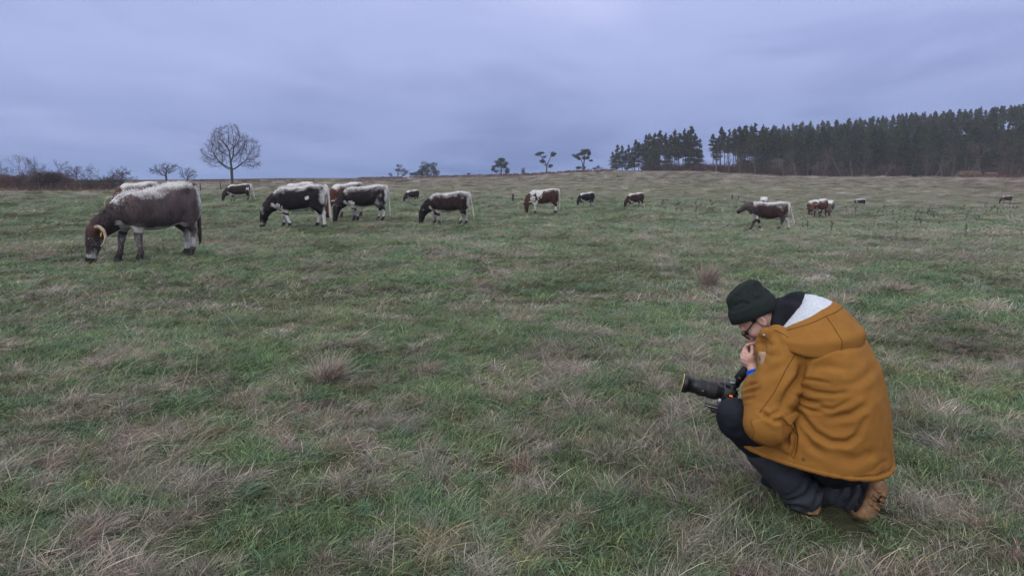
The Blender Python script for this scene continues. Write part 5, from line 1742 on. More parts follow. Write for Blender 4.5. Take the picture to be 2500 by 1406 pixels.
# ---- jacket: trunk of stacked sections, sleeves blended in, folds pressed into the cloth
SZ = np.array([0.20, 0.30, 0.40, 0.50, 0.60, 0.70, 0.80, 0.88, 0.95, 1.00])
SX = np.array([1.340, 1.352, 1.385, 1.420, 1.425, 1.408, 1.368, 1.325, 1.300, 1.285])
SY = np.array([3.328, 3.322, 3.302, 3.283, 3.282, 3.290, 3.312, 3.335, 3.355, 3.365])
SA = np.array([0.335, 0.318, 0.270, 0.215, 0.192, 0.180, 0.168, 0.105, 0.060, 0.030])
SB = np.array([0.300, 0.292, 0.282, 0.272, 0.268, 0.264, 0.236, 0.160, 0.090, 0.040])
def hem_z(sf):
    return 0.312 + 0.11 * sf + 0.0 * np.maximum(sf - 0.1, 0)
def jac_sec(z):
    return [np.interp(z, SZ, q) for q in (SX, SY, SA, SB)]
B = Blob((0.90, 2.88, 0.16), (1.78, 3.82, 1.10), 0.0062)
def jac(x, y, z):
    cx, cy, a, b = jac_sec(z)
    dx, dy = x - cx, y - cy
    sf, sl = dx * Fh[0] + dy * Fh[1], dx * Lh[0] + dy * Lh[1]
    pw = 2.3
    a = a * (1 + 0.30 * smooth(0.58, 0.42, z) * smooth(0.0, 0.12, sf))
    q = (np.abs(sf / a) ** pw + np.abs(sl / b) ** pw) ** (1 / pw)
    d = (q - 1) * np.minimum(a, b) * 0.9
    d = np.maximum(d, z - 0.92)
    return np.maximum(d, hem_z(dx * Fh[0] + dy * Fh[1]) - z)
B.func((0.92, 2.9, 0.18), (1.76, 3.8, 1.06), jac, 0.0)
B.chain([shL - Up * 0.0 + Fh * 0.0, shL * 0.5 + elL * 0.5 + Fh * 0.005, elL], [0.092, 0.098, 0.088], 0.012)
B.chain([elL, elL * 0.45 + wrL * 0.55, wrL - (wrL - elL) * 0.22], [0.088, 0.072, 0.052], 0.028)
B.chain([shR, shR * 0.5 + elR * 0.5, elR], [0.092, 0.096, 0.086], 0.030)
B.chain([elR, elR * 0.45 + wrR * 0.55, wrR - (wrR - elR) * 0.06], [0.086, 0.070, 0.050], 0.028)
# stand-up collar with its front flap by the chin
B.chain([at(1857, 832, 3.335), at(1872, 815, 3.30), at(1895, 812, 3.27), at(1925, 825, 3.23)], [0.020, 0.026, 0.028, 0.026], 0.025)
B.chain([at(1857, 832, 3.335), at(1862, 850, 3.32), at(1872, 880, 3.28)], [0.018, 0.026, 0.05], 0.025)
B.chain([at(1880, 812, 3.53), at(1905, 790, 3.55), at(1945, 785, 3.55)], [0.022, 0.030, 0.035], 0.025)
V, F = B.mesh()
V = relax(V, F, 1, 0.4)
def crop(pts):
    return [(1640 + x / 2.232, 670 + y / 2.232) for x, y in pts]
def stroke_dist(u, v, pts):
    d = np.full(len(u), 1e9); tt = np.zeros(len(u))
    for i in range(len(pts) - 1):
        (x0, y0), (x1, y1) = pts[i], pts[i + 1]
        ex, ey = x1 - x0, y1 - y0
        t = np.clip(((u - x0) * ex + (v - y0) * ey) / (ex * ex + ey * ey + 1e-9), 0, 1)
        q = np.hypot(u - x0 - t * ex, v - y0 - t * ey)
        tt = np.where(q < d, (i + t) / (len(pts) - 1), tt)
        d = np.minimum(d, q)
    return d, tt
FOLDS = [  # pressed creases, read off the photograph: path, half width (px), depth (m)
    ([(735, 455), (800, 428), (870, 405)], 7, 0.009), ([(725, 470), (700, 560), (640, 640), (600, 715)], 9, 0.016),
    ([(715, 565), (790, 578), (870, 592)], 4, 0.005), ([(690, 600), (780, 640), (880, 652), (965, 640)], 5, 0.006),
    ([(660, 650), (740, 690), (810, 700)], 5, 0.008), ([(800, 725), (880, 735), (965, 690)], 5, 0.006), ([(690, 705), (760, 742), (820, 750)], 4, 0.006),
    ([(620, 715), (700, 762), (780, 862), (870, 912), (955, 918), (1010, 880), (1050, 790)], 7, 0.010), ([(860, 785), (980, 762), (1070, 700)], 8, 0.008),
    ([(385, 622), (430, 602), (470, 592)], 4, 0.006), ([(388, 652), (440, 640), (480, 620)], 4, 0.006), ([(395, 685), (445, 668)], 4, 0.005),
    ([(478, 742), (530, 775), (590, 742)], 5, 0.008), ([(500, 765), (560, 800), (600, 790)], 5, 0.008), ([(590, 770), (620, 850), (640, 930)], 6, 0.007), ([(600, 850), (610, 910), (655, 920)], 5, 0.006),
    ([(655, 800), (680, 885), (672, 960), (655, 995)], 4, 0.012), ([(760, 520), (850, 500), (960, 515)], 9, 0.005), ([(560, 320), (600, 380), (560, 450)], 8, 0.005), ([(520, 560), (560, 520), (610, 500)], 8, 0.005),
    ([(720, 860), (760, 930), (840, 985)], 9, 0.007), ([(980, 600), (1060, 560), (1110, 500)], 10, 0.005), ([(900, 1000), (1000, 1010), (1120, 960)], 12, 0.006), ([(480, 480), (540, 440), (600, 430)], 7, 0.004)]
POCKET = crop([(432, 800), (600, 745), (652, 800), (680, 885), (655, 992), (438, 892)])
def in_poly(u, v, poly):
    c = np.zeros(len(u), bool)
    n = len(poly)
    for i in range(n):
        (x0, y0), (x1, y1) = poly[i], poly[(i + 1) % n]
        if y0 != y1:
            c ^= ((y0 > v) != (y1 > v)) & (u < (x1 - x0) * (v - y0) / (y1 - y0) + x0)
    return c
for rep_ in range(2):
    N = normals(V, F)
    view = unit(np.array([0, 0, CAMH]) - V.mean(0))
    u_, v_, _ = project(V)
    facing = smooth(-0.05, 0.35, N @ view)
    near = smooth(3.46, 3.36, V[:, 1])
    disp = np.zeros(len(V))
    if rep_ == 0:
        for pts, w_, dp in FOLDS:
            d, t = stroke_dist(u_, v_, crop(pts))
            env = np.sin(np.clip(t, 0.02, 0.98) * math.pi) ** 0.5
            disp += 1.35 * (-dp * np.exp(-(d / w_) ** 2) + 0.45 * dp * np.exp(-((d - 2.0 * w_) / (1.1 * w_)) ** 2)) * env
        pk = in_poly(u_, v_, POCKET)
        d, _t = stroke_dist(u_, v_, POCKET + [POCKET[0]])
        disp += np.where(pk, 0.009 * smooth(0, 6, d), 0)
        disp = disp * facing * near
        rid = (1 - np.minimum(1, np.abs(noise3(V * np.array([6, 6, 15]) + 0.5 * noise3(V * 9)[:, None] + 60)) * 2.2)) ** 3
        disp -= 0.0065 * rid * smooth(-0.2, 0.3, noise3(V * 3.1 + 9))
        disp += 0.008 * noise3(V * np.array([5, 5, 6]) + 20) + 0.0018 * noise3(V * np.array([18, 18, 26]) + 7)
    V = V + N * disp[:, None]
    V = relax(V, F, 1, 0.15)
jacket = part_vf('jacket', V, F, M_jacket)
bvh = BVHTree.FromPolygons([tuple(p) for p in V], [tuple(int(i) for i in f) for f in F])
EYE = Vector((0, 0, CAMH))
def on_cloth(px, py, off=0.0):
    d = Vector(ray(px, py)).normalized()
    h_, n_, _, _ = bvh.ray_cast(EYE, d)
    if h_ is None:
        return None, None
    n_ = n_ if n_.dot(d) < 0 else -n_
    return np.array(h_ + n_ * off), np.array(n_)
def seam(pts, rad=0.0016, mat=None, off=0.0006, name='seam'):
    Q = []
    for i in range(len(pts) - 1):
        for t in np.linspace(0, 1, 12, endpoint=(i == len(pts) - 2)):
            p, _n = on_cloth(pts[i][0] * (1 - t) + pts[i + 1][0] * t, pts[i][1] * (1 - t) + pts[i + 1][1] * t, off)
            if p is not None and (not Q or np.linalg.norm(p - Q[-1]) < 0.05):
                Q.append(p)
    if len(Q) > 3:
        Q = np.array(Q)
        Q[1:-1] = (Q[:-2] + 2 * Q[1:-1] + Q[2:]) / 4
        G = Geo(); G.tube(Q, rad, 5)
        part(name, G, mat or M_seam, jacket)
for pts in ([(560, 302), (620, 330), (672, 382), (735, 458)], [(735, 455), (790, 408), (860, 368)], [(690, 405), (620, 520), (560, 640), (478, 752)],
            [(430, 795), (450, 850), (440, 893)], [(440, 893), (540, 940), (655, 995)], [(700, 1045), (860, 1092), (1000, 1100), (1120, 1085), (1190, 1050)], [(1010, 325), (1050, 345), (1068, 352)]):
    seam(crop(pts))
seam(crop([(648, 812), (668, 845), (680, 888), (672, 950), (656, 994)]), 0.0042, M_jacket, 0.002, 'pocket_edge')
seam(crop([(655, 808), (676, 845), (688, 890), (680, 950), (662, 1000)]), 0.0026, M_seam, -0.001, 'pocket_opening')
# padded hem rolling round the lower edge
G = Geo()
Q, RR = [], []
rj = np.random.default_rng(3)
for a in np.linspace(0, 2 * math.pi, 121)[:-1]:
    z_ = 0.30
    for _ in range(4):
        cx, cy, aa, bb = jac_sec(z_)
        c_, s__ = math.cos(a), math.sin(a)
        q = (abs(c_) ** 2.3 + abs(s__) ** 2.3) ** (-1 / 2.3)
        sf, sl = aa * c_ * q * (1 + (0.30 * float(smooth(0.58, 0.42, z_)) if c_ > 0 else 0)), bb * s__ * q
        z_ = float(hem_z(sf))
    Q.append(np.array([cx, cy, z_ + 0.004]) + Fh * sf * 0.985 + Lh * sl * 0.985)
    RR.append(0.0120 + 0.0012 * math.sin(a * 31 + 3 * math.sin(a * 5)) + rj.normal(0, 0.0007))
Q.append(Q[0]); RR.append(RR[0])
G.tube(np.array(Q), RR, 8, cap=False)
part('hem', G, M_jacket, jacket)
# pocket flap folded up at the waist
fl = crop([(600, 770), (636, 812), (700, 770), (664, 736)])
fp = []
for (x, y), o_ in zip(fl, (0.012, 0.016, 0.016, 0.012)):
    p, n_ = on_cloth(x, y, o_); fp.append(p)
def slab(name, quad, thick, mat, n=6, bulge=0.004):
    a, b, c, d = (np.asarray(q, float) for q in quad)
    nn = unit(np.cross(b - a, d - a))
    if nn.dot(np.array([0, 0, CAMH]) - a) < 0: nn = -nn
    G = Geo()
    for o_ in (0, -thick):
        P = np.array([[(a * (1 - s) + b * s) * (1 - t) + (d * (1 - s) + c * s) * t + nn * (o_ + bulge * math.sin(s * math.pi) * math.sin(t * math.pi)) for t in np.linspace(0, 1, n)] for s in np.linspace(0, 1, n)])
        G.grid(P if o_ == 0 else P[::-1])
        if o_ == 0: P0 = P
        else:
            e = lambda P: np.concatenate([P[0], P[1:, -1], P[-1, -2::-1], P[-2:0:-1, 0]])
            G.grid(np.stack([e(P0), e(P)]), True)
    return part(name, G, mat, jacket)
if all(p is not None for p in fp):
    slab('pocket_flap', fp, 0.006, M_jacket)
# snaps and bar tacks
def disc(name, c, n_, r_, h_, mat, parent, ring=None):
    n_ = unit(n_); a_ = unit(np.cross(n_, (0.3, 0.1, 1.0))); b_ = np.cross(n_, a_)
    an = np.arange(14) * 2 * math.pi / 14
    G = Geo()
    prof = [(r_, 0), (r_, h_ * 0.6), (r_ * 0.8, h_), (0.0004, h_ * 1.1)]
    G.grid(np.array([[c + n_ * z + (a_ * math.cos(t) + b_ * math.sin(t)) * q for t in an] for q, z in prof]), True)
    return part(name, G, mat, parent)
for (x, y), r_, mt in (((502, 332), 0.0062, M_silver), ((445, 531), 0.0055, M_silver), ((400, 886), 0.006, M_brass)):
    p, n_ = on_cloth(*crop([(x, y)])[0], 0.0)
    if p is not None:
        disc('snap_button', p, n_, r_, 0.003, mt, jacket)
        if mt is M_silver: disc('snap_button', p + unit(n_) * 0.003, n_, r_ * 0.4, 0.001, M_brass, jacket)
for pts in ([(706, 1003), (728, 1006)], [(716, 995), (718, 1015)]):
    seam(crop(pts), 0.0022, M_brass, 0.001, 'bar_tack')
# leather patch with an embossed round emblem on the sleeve
pc, pn = on_cloth(*crop([(497, 458)])[0], 0.011)
pu = unit(np.array([0.07, 0.10, 1.0]) - pn * np.dot([0.07, 0.10, 1.0], pn)); ps = np.cross(pu, pn)
def rrect(w, h, r_, n=6):
    P = []
    for cx_, cy_, a0 in ((w - r_, h - r_, 0), (-w + r_, h - r_, 90), (-w + r_, -h + r_, 180), (w - r_, -h + r_, 270)):
        for t in np.linspace(a0, a0 + 90, n):
            P.append((cx_ + r_ * math.cos(R(t)), cy_ + r_ * math.sin(R(t))))
    return np.array(P)
O = rrect(0.0165, 0.029, 0.008)
G = Geo()
G.grid(np.array([[pc + ps * x * k_ + pu * y * k_ + pn * z for x, y in O] for k_, z in ((1.0, -0.018), (1.0, 0.002), (0.95, 0.0032), (0.01, 0.0034))]), True)
part('sleeve_patch', G, M_patch, jacket)
G = Geo()
an = np.linspace(0, 2 * math.pi, 25)
G.tube(np.array([pc + ps * 0.0092 * math.cos(t) + pu * (0.0092 * math.sin(t) + 0.002) + pn * 0.0036 for t in an]), 0.0007, 4, cap=False)
G.tube(np.array([pc + ps * 0.0058 * math.cos(t) * (1 - 0.10 * i) + pu * (0.0062 * math.sin(t) + 0.001) + pn * 0.0036 for i, t in enumerate(np.linspace(-2.4, 2.2, 14))]), np.linspace(0.0012, 0.0034, 14), 5)
G.tube(np.array([pc + ps * (-0.004 + 0.002 * i) + pu * (0.004 + 0.0016 * i) + pn * 0.0036 for i in range(3)]), [0.0022, 0.0016, 0.0004], 5)
part('emblem', G, M_patchdark, jacket)

# ---- hood lying open on the shoulders, white lining inside
NK = at(1948, 772, 3.36)
def hood_pt(phi, s_, thick=0.0):
    """phi: -1 (near front) .. 0 (back) .. 1 (far front); s_: 0 rim .. 1 lower edge"""
    p = abs(phi)
    ang = phi * R(128)
    rim_r = np.interp(p, [0, .45, .75, 1], [.150, .150, .135, .115]); rim_z = np.interp(p, [0, .3, .55, .8, 1], [.072, .048, .005, -.035, -.062])
    bul_r = np.interp(p, [0, .3, .55, .8, 1], [.280, .264, .234, .176, .132]); bul_z = np.interp(p, [0, .3, .55, .8, 1], [-.045, -.055, -.070, -.075, -.088])
    low_r = np.interp(p, [0, .3, .55, .8, 1], [.270, .258, .238, .176, .126]); low_z = np.interp(p, [0, .3, .55, .8, 1], [-.150, -.146, -.125, -.100, -.098])
    end_r = low_r - 0.080
    r_ = np.interp(s_, [0, .12, .5, .82, 1], [rim_r, rim_r + 0.012, bul_r, low_r, end_r]); z_ = np.interp(s_, [0, .12, .5, .82, 1], [rim_z, rim_z - 0.004, bul_z, low_z, low_z - 0.012])
    out = -Fh * math.cos(ang) * 1.0 + (Lh if phi < 0 else -Lh) * abs(math.sin(ang)) * 1.12
    if abs(ang) > math.pi / 2: out = -Fh * math.cos(ang) * 0.9 + (Lh if phi < 0 else -Lh) * abs(math.sin(ang)) * 1.12
    return NK + out * (r_ - thick) + Up * (z_ + thick * 0.25 * (s_ < 0.1))
PH_ = np.linspace(-1, 1, 65); SS = np.linspace(0, 1, 28)
P = np.array([[hood_pt(a, s_) for a in PH_] for s_ in SS])
for _ in range(3):
    P[1:-1, 1:-1] = 0.5 * P[1:-1, 1:-1] + 0.125 * (P[:-2, 1:-1] + P[2:, 1:-1] + P[1:-1, :-2] + P[1:-1, 2:])
nz = noise3(P.reshape(-1, 3) * 13 + 3).reshape(P.shape[:2]) * 0.007 + noise3(P.reshape(-1, 3) * np.array([30, 30, 18])).reshape(P.shape[:2]) * 0.0028
P = P + (unit(-Fh + Up * 0.4) * nz[..., None])
inner = P[0][None] * 0 + np.array([[hood_pt(a, 0, t) - Up * q for a in PH_] for t, q in ((0.006, -0.004), (0.014, 0.0), (0.018, 0.01))])
G = Geo(); G.grid(np.concatenate([inner[::-1], P]))
hood = part('hood', G, M_jacket, jacket)
Ln = np.array([[hood_pt(a, 0, t) - Up * q * (0.15 + 0.75 * min(1, abs(a) / 0.5)) for a in PH_] for t, q in ((0.008, -0.002), (0.016, -0.010), (0.034, -0.020), (0.056, -0.030), (0.080, -0.034), (0.105, -0.022), (0.125, 0.010))])
Ln = Ln + noise3(Ln.reshape(-1, 3) * 60).reshape(Ln.shape[:2])[..., None] * 0.004
G = Geo(); G.grid(Ln)
part('fleece_lining', G, M_fleece, jacket)
# hood seams
for path in ([(a, 0.16) for a in np.linspace(-0.98, 0.98, 60)], [(-0.30, s_) for s_ in np.linspace(0.17, 0.95, 24)], [(0.30, s_) for s_ in np.linspace(0.17, 0.95, 24)]):
    Q = []
    for a, s_ in path:
        i = (a + 1) / 2 * 64; j = s_ * 27
        i0, j0 = int(min(i, 63)), int(min(j, 26)); fi, fj = i - i0, j - j0
        q = (P[j0, i0] * (1 - fi) + P[j0, i0 + 1] * fi) * (1 - fj) + (P[j0 + 1, i0] * (1 - fi) + P[j0 + 1, i0 + 1] * fi) * fj
        Q.append(q + unit(q - NK + Up * 0.05) * 0.0012)
    G = Geo(); G.tube(np.array(Q), 0.0015, 5)
    part('seam', G, M_seam, jacket)
# ---- dark hooded layer bunched round the neck
B = Blob((1.0, 3.10, 0.72), (1.55, 3.75, 1.14), 0.007)
nb = at(1945, 765, 3.41)
B.ell(nb, (0.085, 0.115, 0.070), 0.03, M=[Fh, Lh, Up])
B.chain([at(1975, 745, 3.40), at(1940, 738, 3.43), at(1905, 748, 3.46)], [0.040, 0.045, 0.040], 0.03)
B.chain([at(1906, 766, 3.40), at(1903, 788, 3.37), at(1904, 806, 3.35)], [0.030, 0.028, 0.026], 0.03)
B.chain([at(1906, 766, 3.40), at(1900, 750, 3.47), at(1890, 755, 3.54)], [0.034, 0.036, 0.03], 0.03)
B.chain([at(1985, 752, 3.40), at(1960, 770, 3.33)], [0.035, 0.045], 0.03)
V, F = B.mesh(); N = normals(V, F)
V = V + N * (0.009 * np.sin(50 * ((V - nb) @ unit(Up + Fh * 0.9)) + 4 * noise3(V * 9)) * 0.6 + 0.006 * noise3(V * 16))[:, None]
part_vf('dark_hoodie', V, F, M_hood_black)

# ---- knitted beanie with a turned-up cuff
hn = unit(HU * 0.843 - HF * 0.537); hm = unit(HF * 0.843 + HU * 0.537)
bc = HC + hm * 0.012 + hn * 0.028
B = Blob(bc - 0.20, bc + 0.20, 0.005)
B.ell(bc, (0.110, 0.098, 0.134), 0.01, M=[hm, lh, hn])
B.ell(bc + hn * 0.088 + hm * 0.030, (0.060, 0.062, 0.042), 0.03, M=[hm, lh, hn])
B.ell(bc + hn * 0.112 - hm * 0.030, (0.040, 0.050, 0.030), 0.03, M=[hm, lh, hn])
cut = HC + hn * 0.030
B.func(bc - 0.21, bc + 0.21, lambda x, y, z: (x - cut[0]) * hn[0] + (y - cut[1]) * hn[1] + (z - cut[2]) * hn[2], 0.004, sub=True)
V, F = B.mesh(); N = normals(V, F)
q = V - bc
V = V + N * (0.006 * noise3(V * 14 + 2) + 0.004 * noise3(V * np.array([30, 30, 22])))[:, None]
u_, v_, _ = project(V)
for pts, w_, dp in (([(1797, 745), (1812, 738), (1824, 742)], 5, 0.009), ([(1800, 722), (1803, 738)], 5, 0.007), ([(1845, 697), (1852, 712)], 6, 0.009), ([(1870, 712), (1850, 730)], 7, 0.005)):
    d, t = stroke_dist(u_, v_, pts)
    V = V - N * (dp * np.exp(-(d / w_) ** 2) * (N @ unit(np.array([0, 0, CAMH]) - bc) > 0))[:, None]
beanie = part_vf('beanie', V, F, M_knit)
G = Geo()
an = np.linspace(0, 2 * math.pi, 73)[:-1]
prof = [(0.016, -0.012), (0.013, 0.001), (0.016, 0.0050), (0.040, 0.0062), (0.062, 0.0066), (0.074, 0.0060), (0.078, 0.0025), (0.076, -0.006)]
def cuff_r(z):
    t = np.clip((z - 0.028) / 0.128, -1, 1)
    return math.sqrt(max(0.05, 1 - t * t))
P = np.array([[HC + hm * 0.012 + hn * z + (hm * math.cos(t) * (0.108 * cuff_r(z) + o_) + lh * math.sin(t) * (0.096 * cuff_r(z) + o_)) * (1 + 0.012 * math.sin(3 * t + 1)) for t in an] for z, o_ in prof])
G.grid(P, True)
part('cuff', G, M_knit, beanie)

# ---- glasses, hair at the temple, wristband
gl = bpy.data.objects.new('glasses', None); gl.location = H(0.103, 0, 0.004) - PL; link(gl, person)
gloc = np.array(H(0.103, 0, 0.004))
gx = lambda V: np.asarray(V, float) - gloc
for s_ in (-1, 1):
    c = H(0.103, 0.034 * s_, 0.000)
    an2 = np.linspace(0, 2 * math.pi, 29)
    fx = unit(lh * s_ * 0.96 - HF * 0.25)
    ring = np.array([c + fx * 0.0255 * np.sign(math.cos(t)) * abs(math.cos(t)) ** 0.85 + HU * 0.0215 * np.sign(math.sin(t)) * abs(math.sin(t)) ** 0.85 for t in an2])
    G = Geo(); G.tube(ring, 0.0023, 6, cap=False); obj('rim', G.mesh('rim', M_plastic, xf=gx), gl)
    G = Geo(); G.add(np.concatenate([ring[:-1] * 0.97 + c * 0.03 + HF * 0.0006, ring[:-1] * 0.97 + c * 0.03 - HF * 0.0008]), [tuple(range(28)), tuple(range(55, 27, -1))]); obj('lens', G.mesh('lens', M_lens, False, xf=gx), gl)
    G = Geo(); G.tube([c + fx * 0.026 + HU * 0.010, H(0.092, 0.068 * s_, 0.012), H(0.010, 0.080 * s_, 0.014), H(-0.020, 0.079 * s_, 0.004)], [0.0030, 0.0034, 0.0028, 0.0022], 6); obj('temple', G.mesh('temple', M_plastic, xf=gx), gl)
G = Geo(); G.tube([H(0.104, -0.010, 0.004), H(0.108, 0, 0.007), H(0.104, 0.010, 0.004)], 0.0022, 6); obj('bridge', G.mesh('bridge', M_plastic, xf=gx), gl)
G = Geo()
rh = np.random.default_rng(17)
P0, P1 = [], []
for i in range(420):
    s_ = 1 if rh.uniform() < 0.6 else -1
    f_, u2 = (rh.uniform(0.012, 0.028), rh.uniform(0.012, 0.06)) if rh.uniform() < 0.45 else (rh.uniform(-0.09, -0.04), rh.uniform(-0.06, 0.0))
    y_ = 0.075 * math.sqrt(max(0.05, 1 - (f_ / 0.105) ** 2)) * s_
    p = H(f_, y_, u2)
    P0.append(p); P1.append(p + unit(-HU * 1.0 + lh * s_ * 0.22 - HF * 0.35 + rh.normal(0, 0.2, 3)) * rh.uniform(0.008, 0.016))
G.sticks(P0, P1, np.full(420, 0.0008), np.full(420, 0.0004), 3)
tag(part('hair', G, M_hair), kind='stuff')
def band(name, a, b, t0, t1, r_, mat, n=18):
    a, b = np.asarray(a), np.asarray(b)
    ax = unit(b - a); s1 = unit(np.cross(ax, (0, 1, 0.2))); s2 = np.cross(ax, s1)
    G = Geo()
    G.grid(np.array([[a + (b - a) * t + (s1 * math.cos(w) + s2 * math.sin(w)) * q for w in np.arange(n) * 2 * math.pi / n] for t, q in ((t0, r_ - 0.003), (t0, r_), (t0 * .5 + t1 * .5, r_ + 0.0015), (t1, r_), (t1, r_ - 0.003))]), True)
    part(name, G, mat)
band('wristband', wrL, pl, -0.40, -0.05, 0.0350, M_blue)
band('wristband', wrL, pl, -0.02, 0.16, 0.0345, M_blue)

# ================================================================ the camera he is looking at, with its rail and handle
cam_pos = at(1778, 962, 3.50)
rig = empty('photo_camera', cam_pos)
tag(rig, 'black camera with long zoom lens pointing left above the raised knee', 'camera')
cl = lambda V: np.asarray(V, float) - cam_pos
ax = unit(np.array([-0.955, 0.20, 0.20])); cu = unit(Up - ax * Up.dot(ax)); cs = np.cross(cu, ax)      # optical axis, up, side
if cs[1] > 0: cs = -cs
CMX = np.stack([ax, cs, cu], 1)
def rig_part(name, G, mat, parent=None, sm=True):
    return obj(name, G.mesh(name, mat, sm, xf=cl), parent or rig)
def turned(c0, prof, n=28):
    an_ = np.arange(n) * 2 * math.pi / n
    G = Geo()
    G.grid(np.array([[c0 + ax * x + (cs * math.cos(t) + cu * math.sin(t)) * r_ for t in an_] for x, r_ in prof]), True)
    return G
def bevel_box(c, size, b=0.004):
    s = np.asarray(size) / 2
    G = Geo()
    rows = []
    for z, k_ in ((-s[2], 1), (-s[2] + b, 0), (s[2] - b, 0), (s[2], 1)):
        o_ = rrect(s[0] - b * k_, s[1] - b * k_, b * 1.5, 4)
        rows.append([np.asarray(c) + CMX @ np.array([x, y, z]) for x, y in o_])
    G.grid(np.array(rows), True)
    m = len(rows[0])
    G.add(rows[0], [tuple(range(m))[::-1]]); G.add(rows[-1], [tuple(range(m))])
    return G
cbody = rig_part('camera_body', bevel_box(cam_pos, (0.058, 0.118, 0.078), 0.006), M_plastic)
rig_part('grip', bevel_box(cam_pos + ax * 0.03 - cs * 0.045, (0.035, 0.030, 0.076), 0.007), M_plastic2, cbody)
rig_part('viewfinder_hump', bevel_box(cam_pos + cu * 0.046 - ax * 0.004, (0.052, 0.044, 0.020), 0.005), M_plastic, cbody)
rig_part('hot_shoe', bevel_box(cam_pos + cu * 0.058 - ax * 0.004, (0.022, 0.020, 0.004), 0.001), M_alu, cbody)
rig_part('screen', bevel_box(cam_pos - ax * 0.034 + cs * 0.010, (0.010, 0.075, 0.052), 0.003), M_plastic2, cbody)
rig_part('status_light', bevel_box(cam_pos - ax * 0.006 + cs * 0.0595 + cu * 0.010, (0.014, 0.002, 0.006), 0.0008), M_led, cbody)
rig_part('cable_door', bevel_box(cam_pos - ax * 0.004 + cs * 0.0592 - cu * 0.014, (0.034, 0.002, 0.032), 0.001), M_plastic2, cbody)
for o_, r_ in ((0.030, 0.010), (0.046, 0.008)):
    G = Geo(); an_ = np.arange(16) * math.pi / 8
    G.grid(np.array([[cam_pos - ax * 0.006 + cs * o_ + cu * z + (ax * math.cos(t) + cs * math.sin(t)) * q for t in an_] for z, q in ((0.036, r_), (0.048, r_), (0.050, r_ * 0.8), (0.050, 0.0005))]), True)
    rig_part('dial', G, M_plastic2, cbody)
L0 = cam_pos + ax * 0.029
lens = rig_part('lens', turned(L0, [(0, 0.031), (0.012, 0.033), (0.020, 0.0375), (0.070, 0.0385), (0.072, 0.0375), (0.112, 0.0380), (0.114, 0.0350), (0.155, 0.0350), (0.157, 0.040), (0.166, 0.0425), (0.184, 0.0432), (0.1845, 0.039), (0.170, 0.037)]), M_plastic)
rig_part('zoom_ring', turned(L0, [(0.026, 0.0378)] + [(0.028 + 0.0022 * i, 0.0395 if i % 2 else 0.0408) for i in range(18)] + [(0.068, 0.0378)]), M_plastic2, lens)
rig_part('focus_ring', turned(L0, [(0.076, 0.0372)] + [(0.078 + 0.0022 * i, 0.0385 if i % 2 else 0.0398) for i in range(14)] + [(0.109, 0.0372)]), M_plastic2, lens)
rig_part('front_ring', turned(L0, [(0.1838, 0.0434), (0.1862, 0.0436), (0.1868, 0.0425), (0.186, 0.0405)]), M_yellow, lens)
rig_part('front_glass', turned(L0, [(0.172, 0.0385), (0.176, 0.025), (0.178, 0.0004)]), M_frontglass, lens)
G = Geo()
for i, a_ in enumerate((0.9, 1.05)):
    pass
for x_, h_ in ((0.040, 0.010), (0.049, 0.010), (0.090, 0.006)):
    rig_part('switch', bevel_box(L0 + ax * x_ + cs * 0.0395 - cu * 0.004, (0.006, 0.006, h_), 0.001), M_alu if x_ > 0.08 else M_plastic, lens)
# quick-release rail under the lens with its clamp
rp = at(1748, 993, 3.485)
rail = rig_part('rail', bevel_box(rp, (0.105, 0.042, 0.011), 0.002), M_plastic)
rig_part('rail_groove', bevel_box(rp + cs * 0.0205 + cu * 0.001, (0.100, 0.003, 0.003), 0.0005), M_alu, rail)
rig_part('clamp', bevel_box(rp - cu * 0.016 - ax * 0.004, (0.050, 0.040, 0.020), 0.003), M_plastic2, rail)
rig_part('clamp_screw', bevel_box(rp - cu * 0.017 + cs * 0.024 - ax * 0.010, (0.014, 0.010, 0.010), 0.002), M_alu, rail)
rig_part('bracket', bevel_box(at(1762, 980, 3.49), (0.040, 0.034, 0.030), 0.003), M_alu)
# handle: a jointed grip from the camera up into the hands
hb, hm2, ht = cam_pos + cu * 0.045 - ax * 0.028, at(1806, 921, 3.45), at(1850, 864, 3.415)
G = Geo(); G.tube([hb, hb * 0.4 + hm2 * 0.6, hm2], [0.011, 0.014, 0.015], 12); rig_part('arm', G, M_plastic)
G = Geo(); d_ = unit(ht - hm2)
G.tube([hm2 - d_ * 0.012, hm2 - d_ * 0.010, hm2 + d_ * 0.055, hm2 + d_ * 0.060, ht + d_ * 0.02, ht + d_ * 0.022], [0.012, 0.022, 0.022, 0.017, 0.016, 0.008], 14)
rig_part('handle', G, M_plastic2)
G = Geo(); G.tube([hm2 + cs * 0.018, hm2 + cs * 0.026, hm2 + cs * 0.034], [0.012, 0.013, 0.011], 10); rig_part('joint_knob', G, M_plastic)
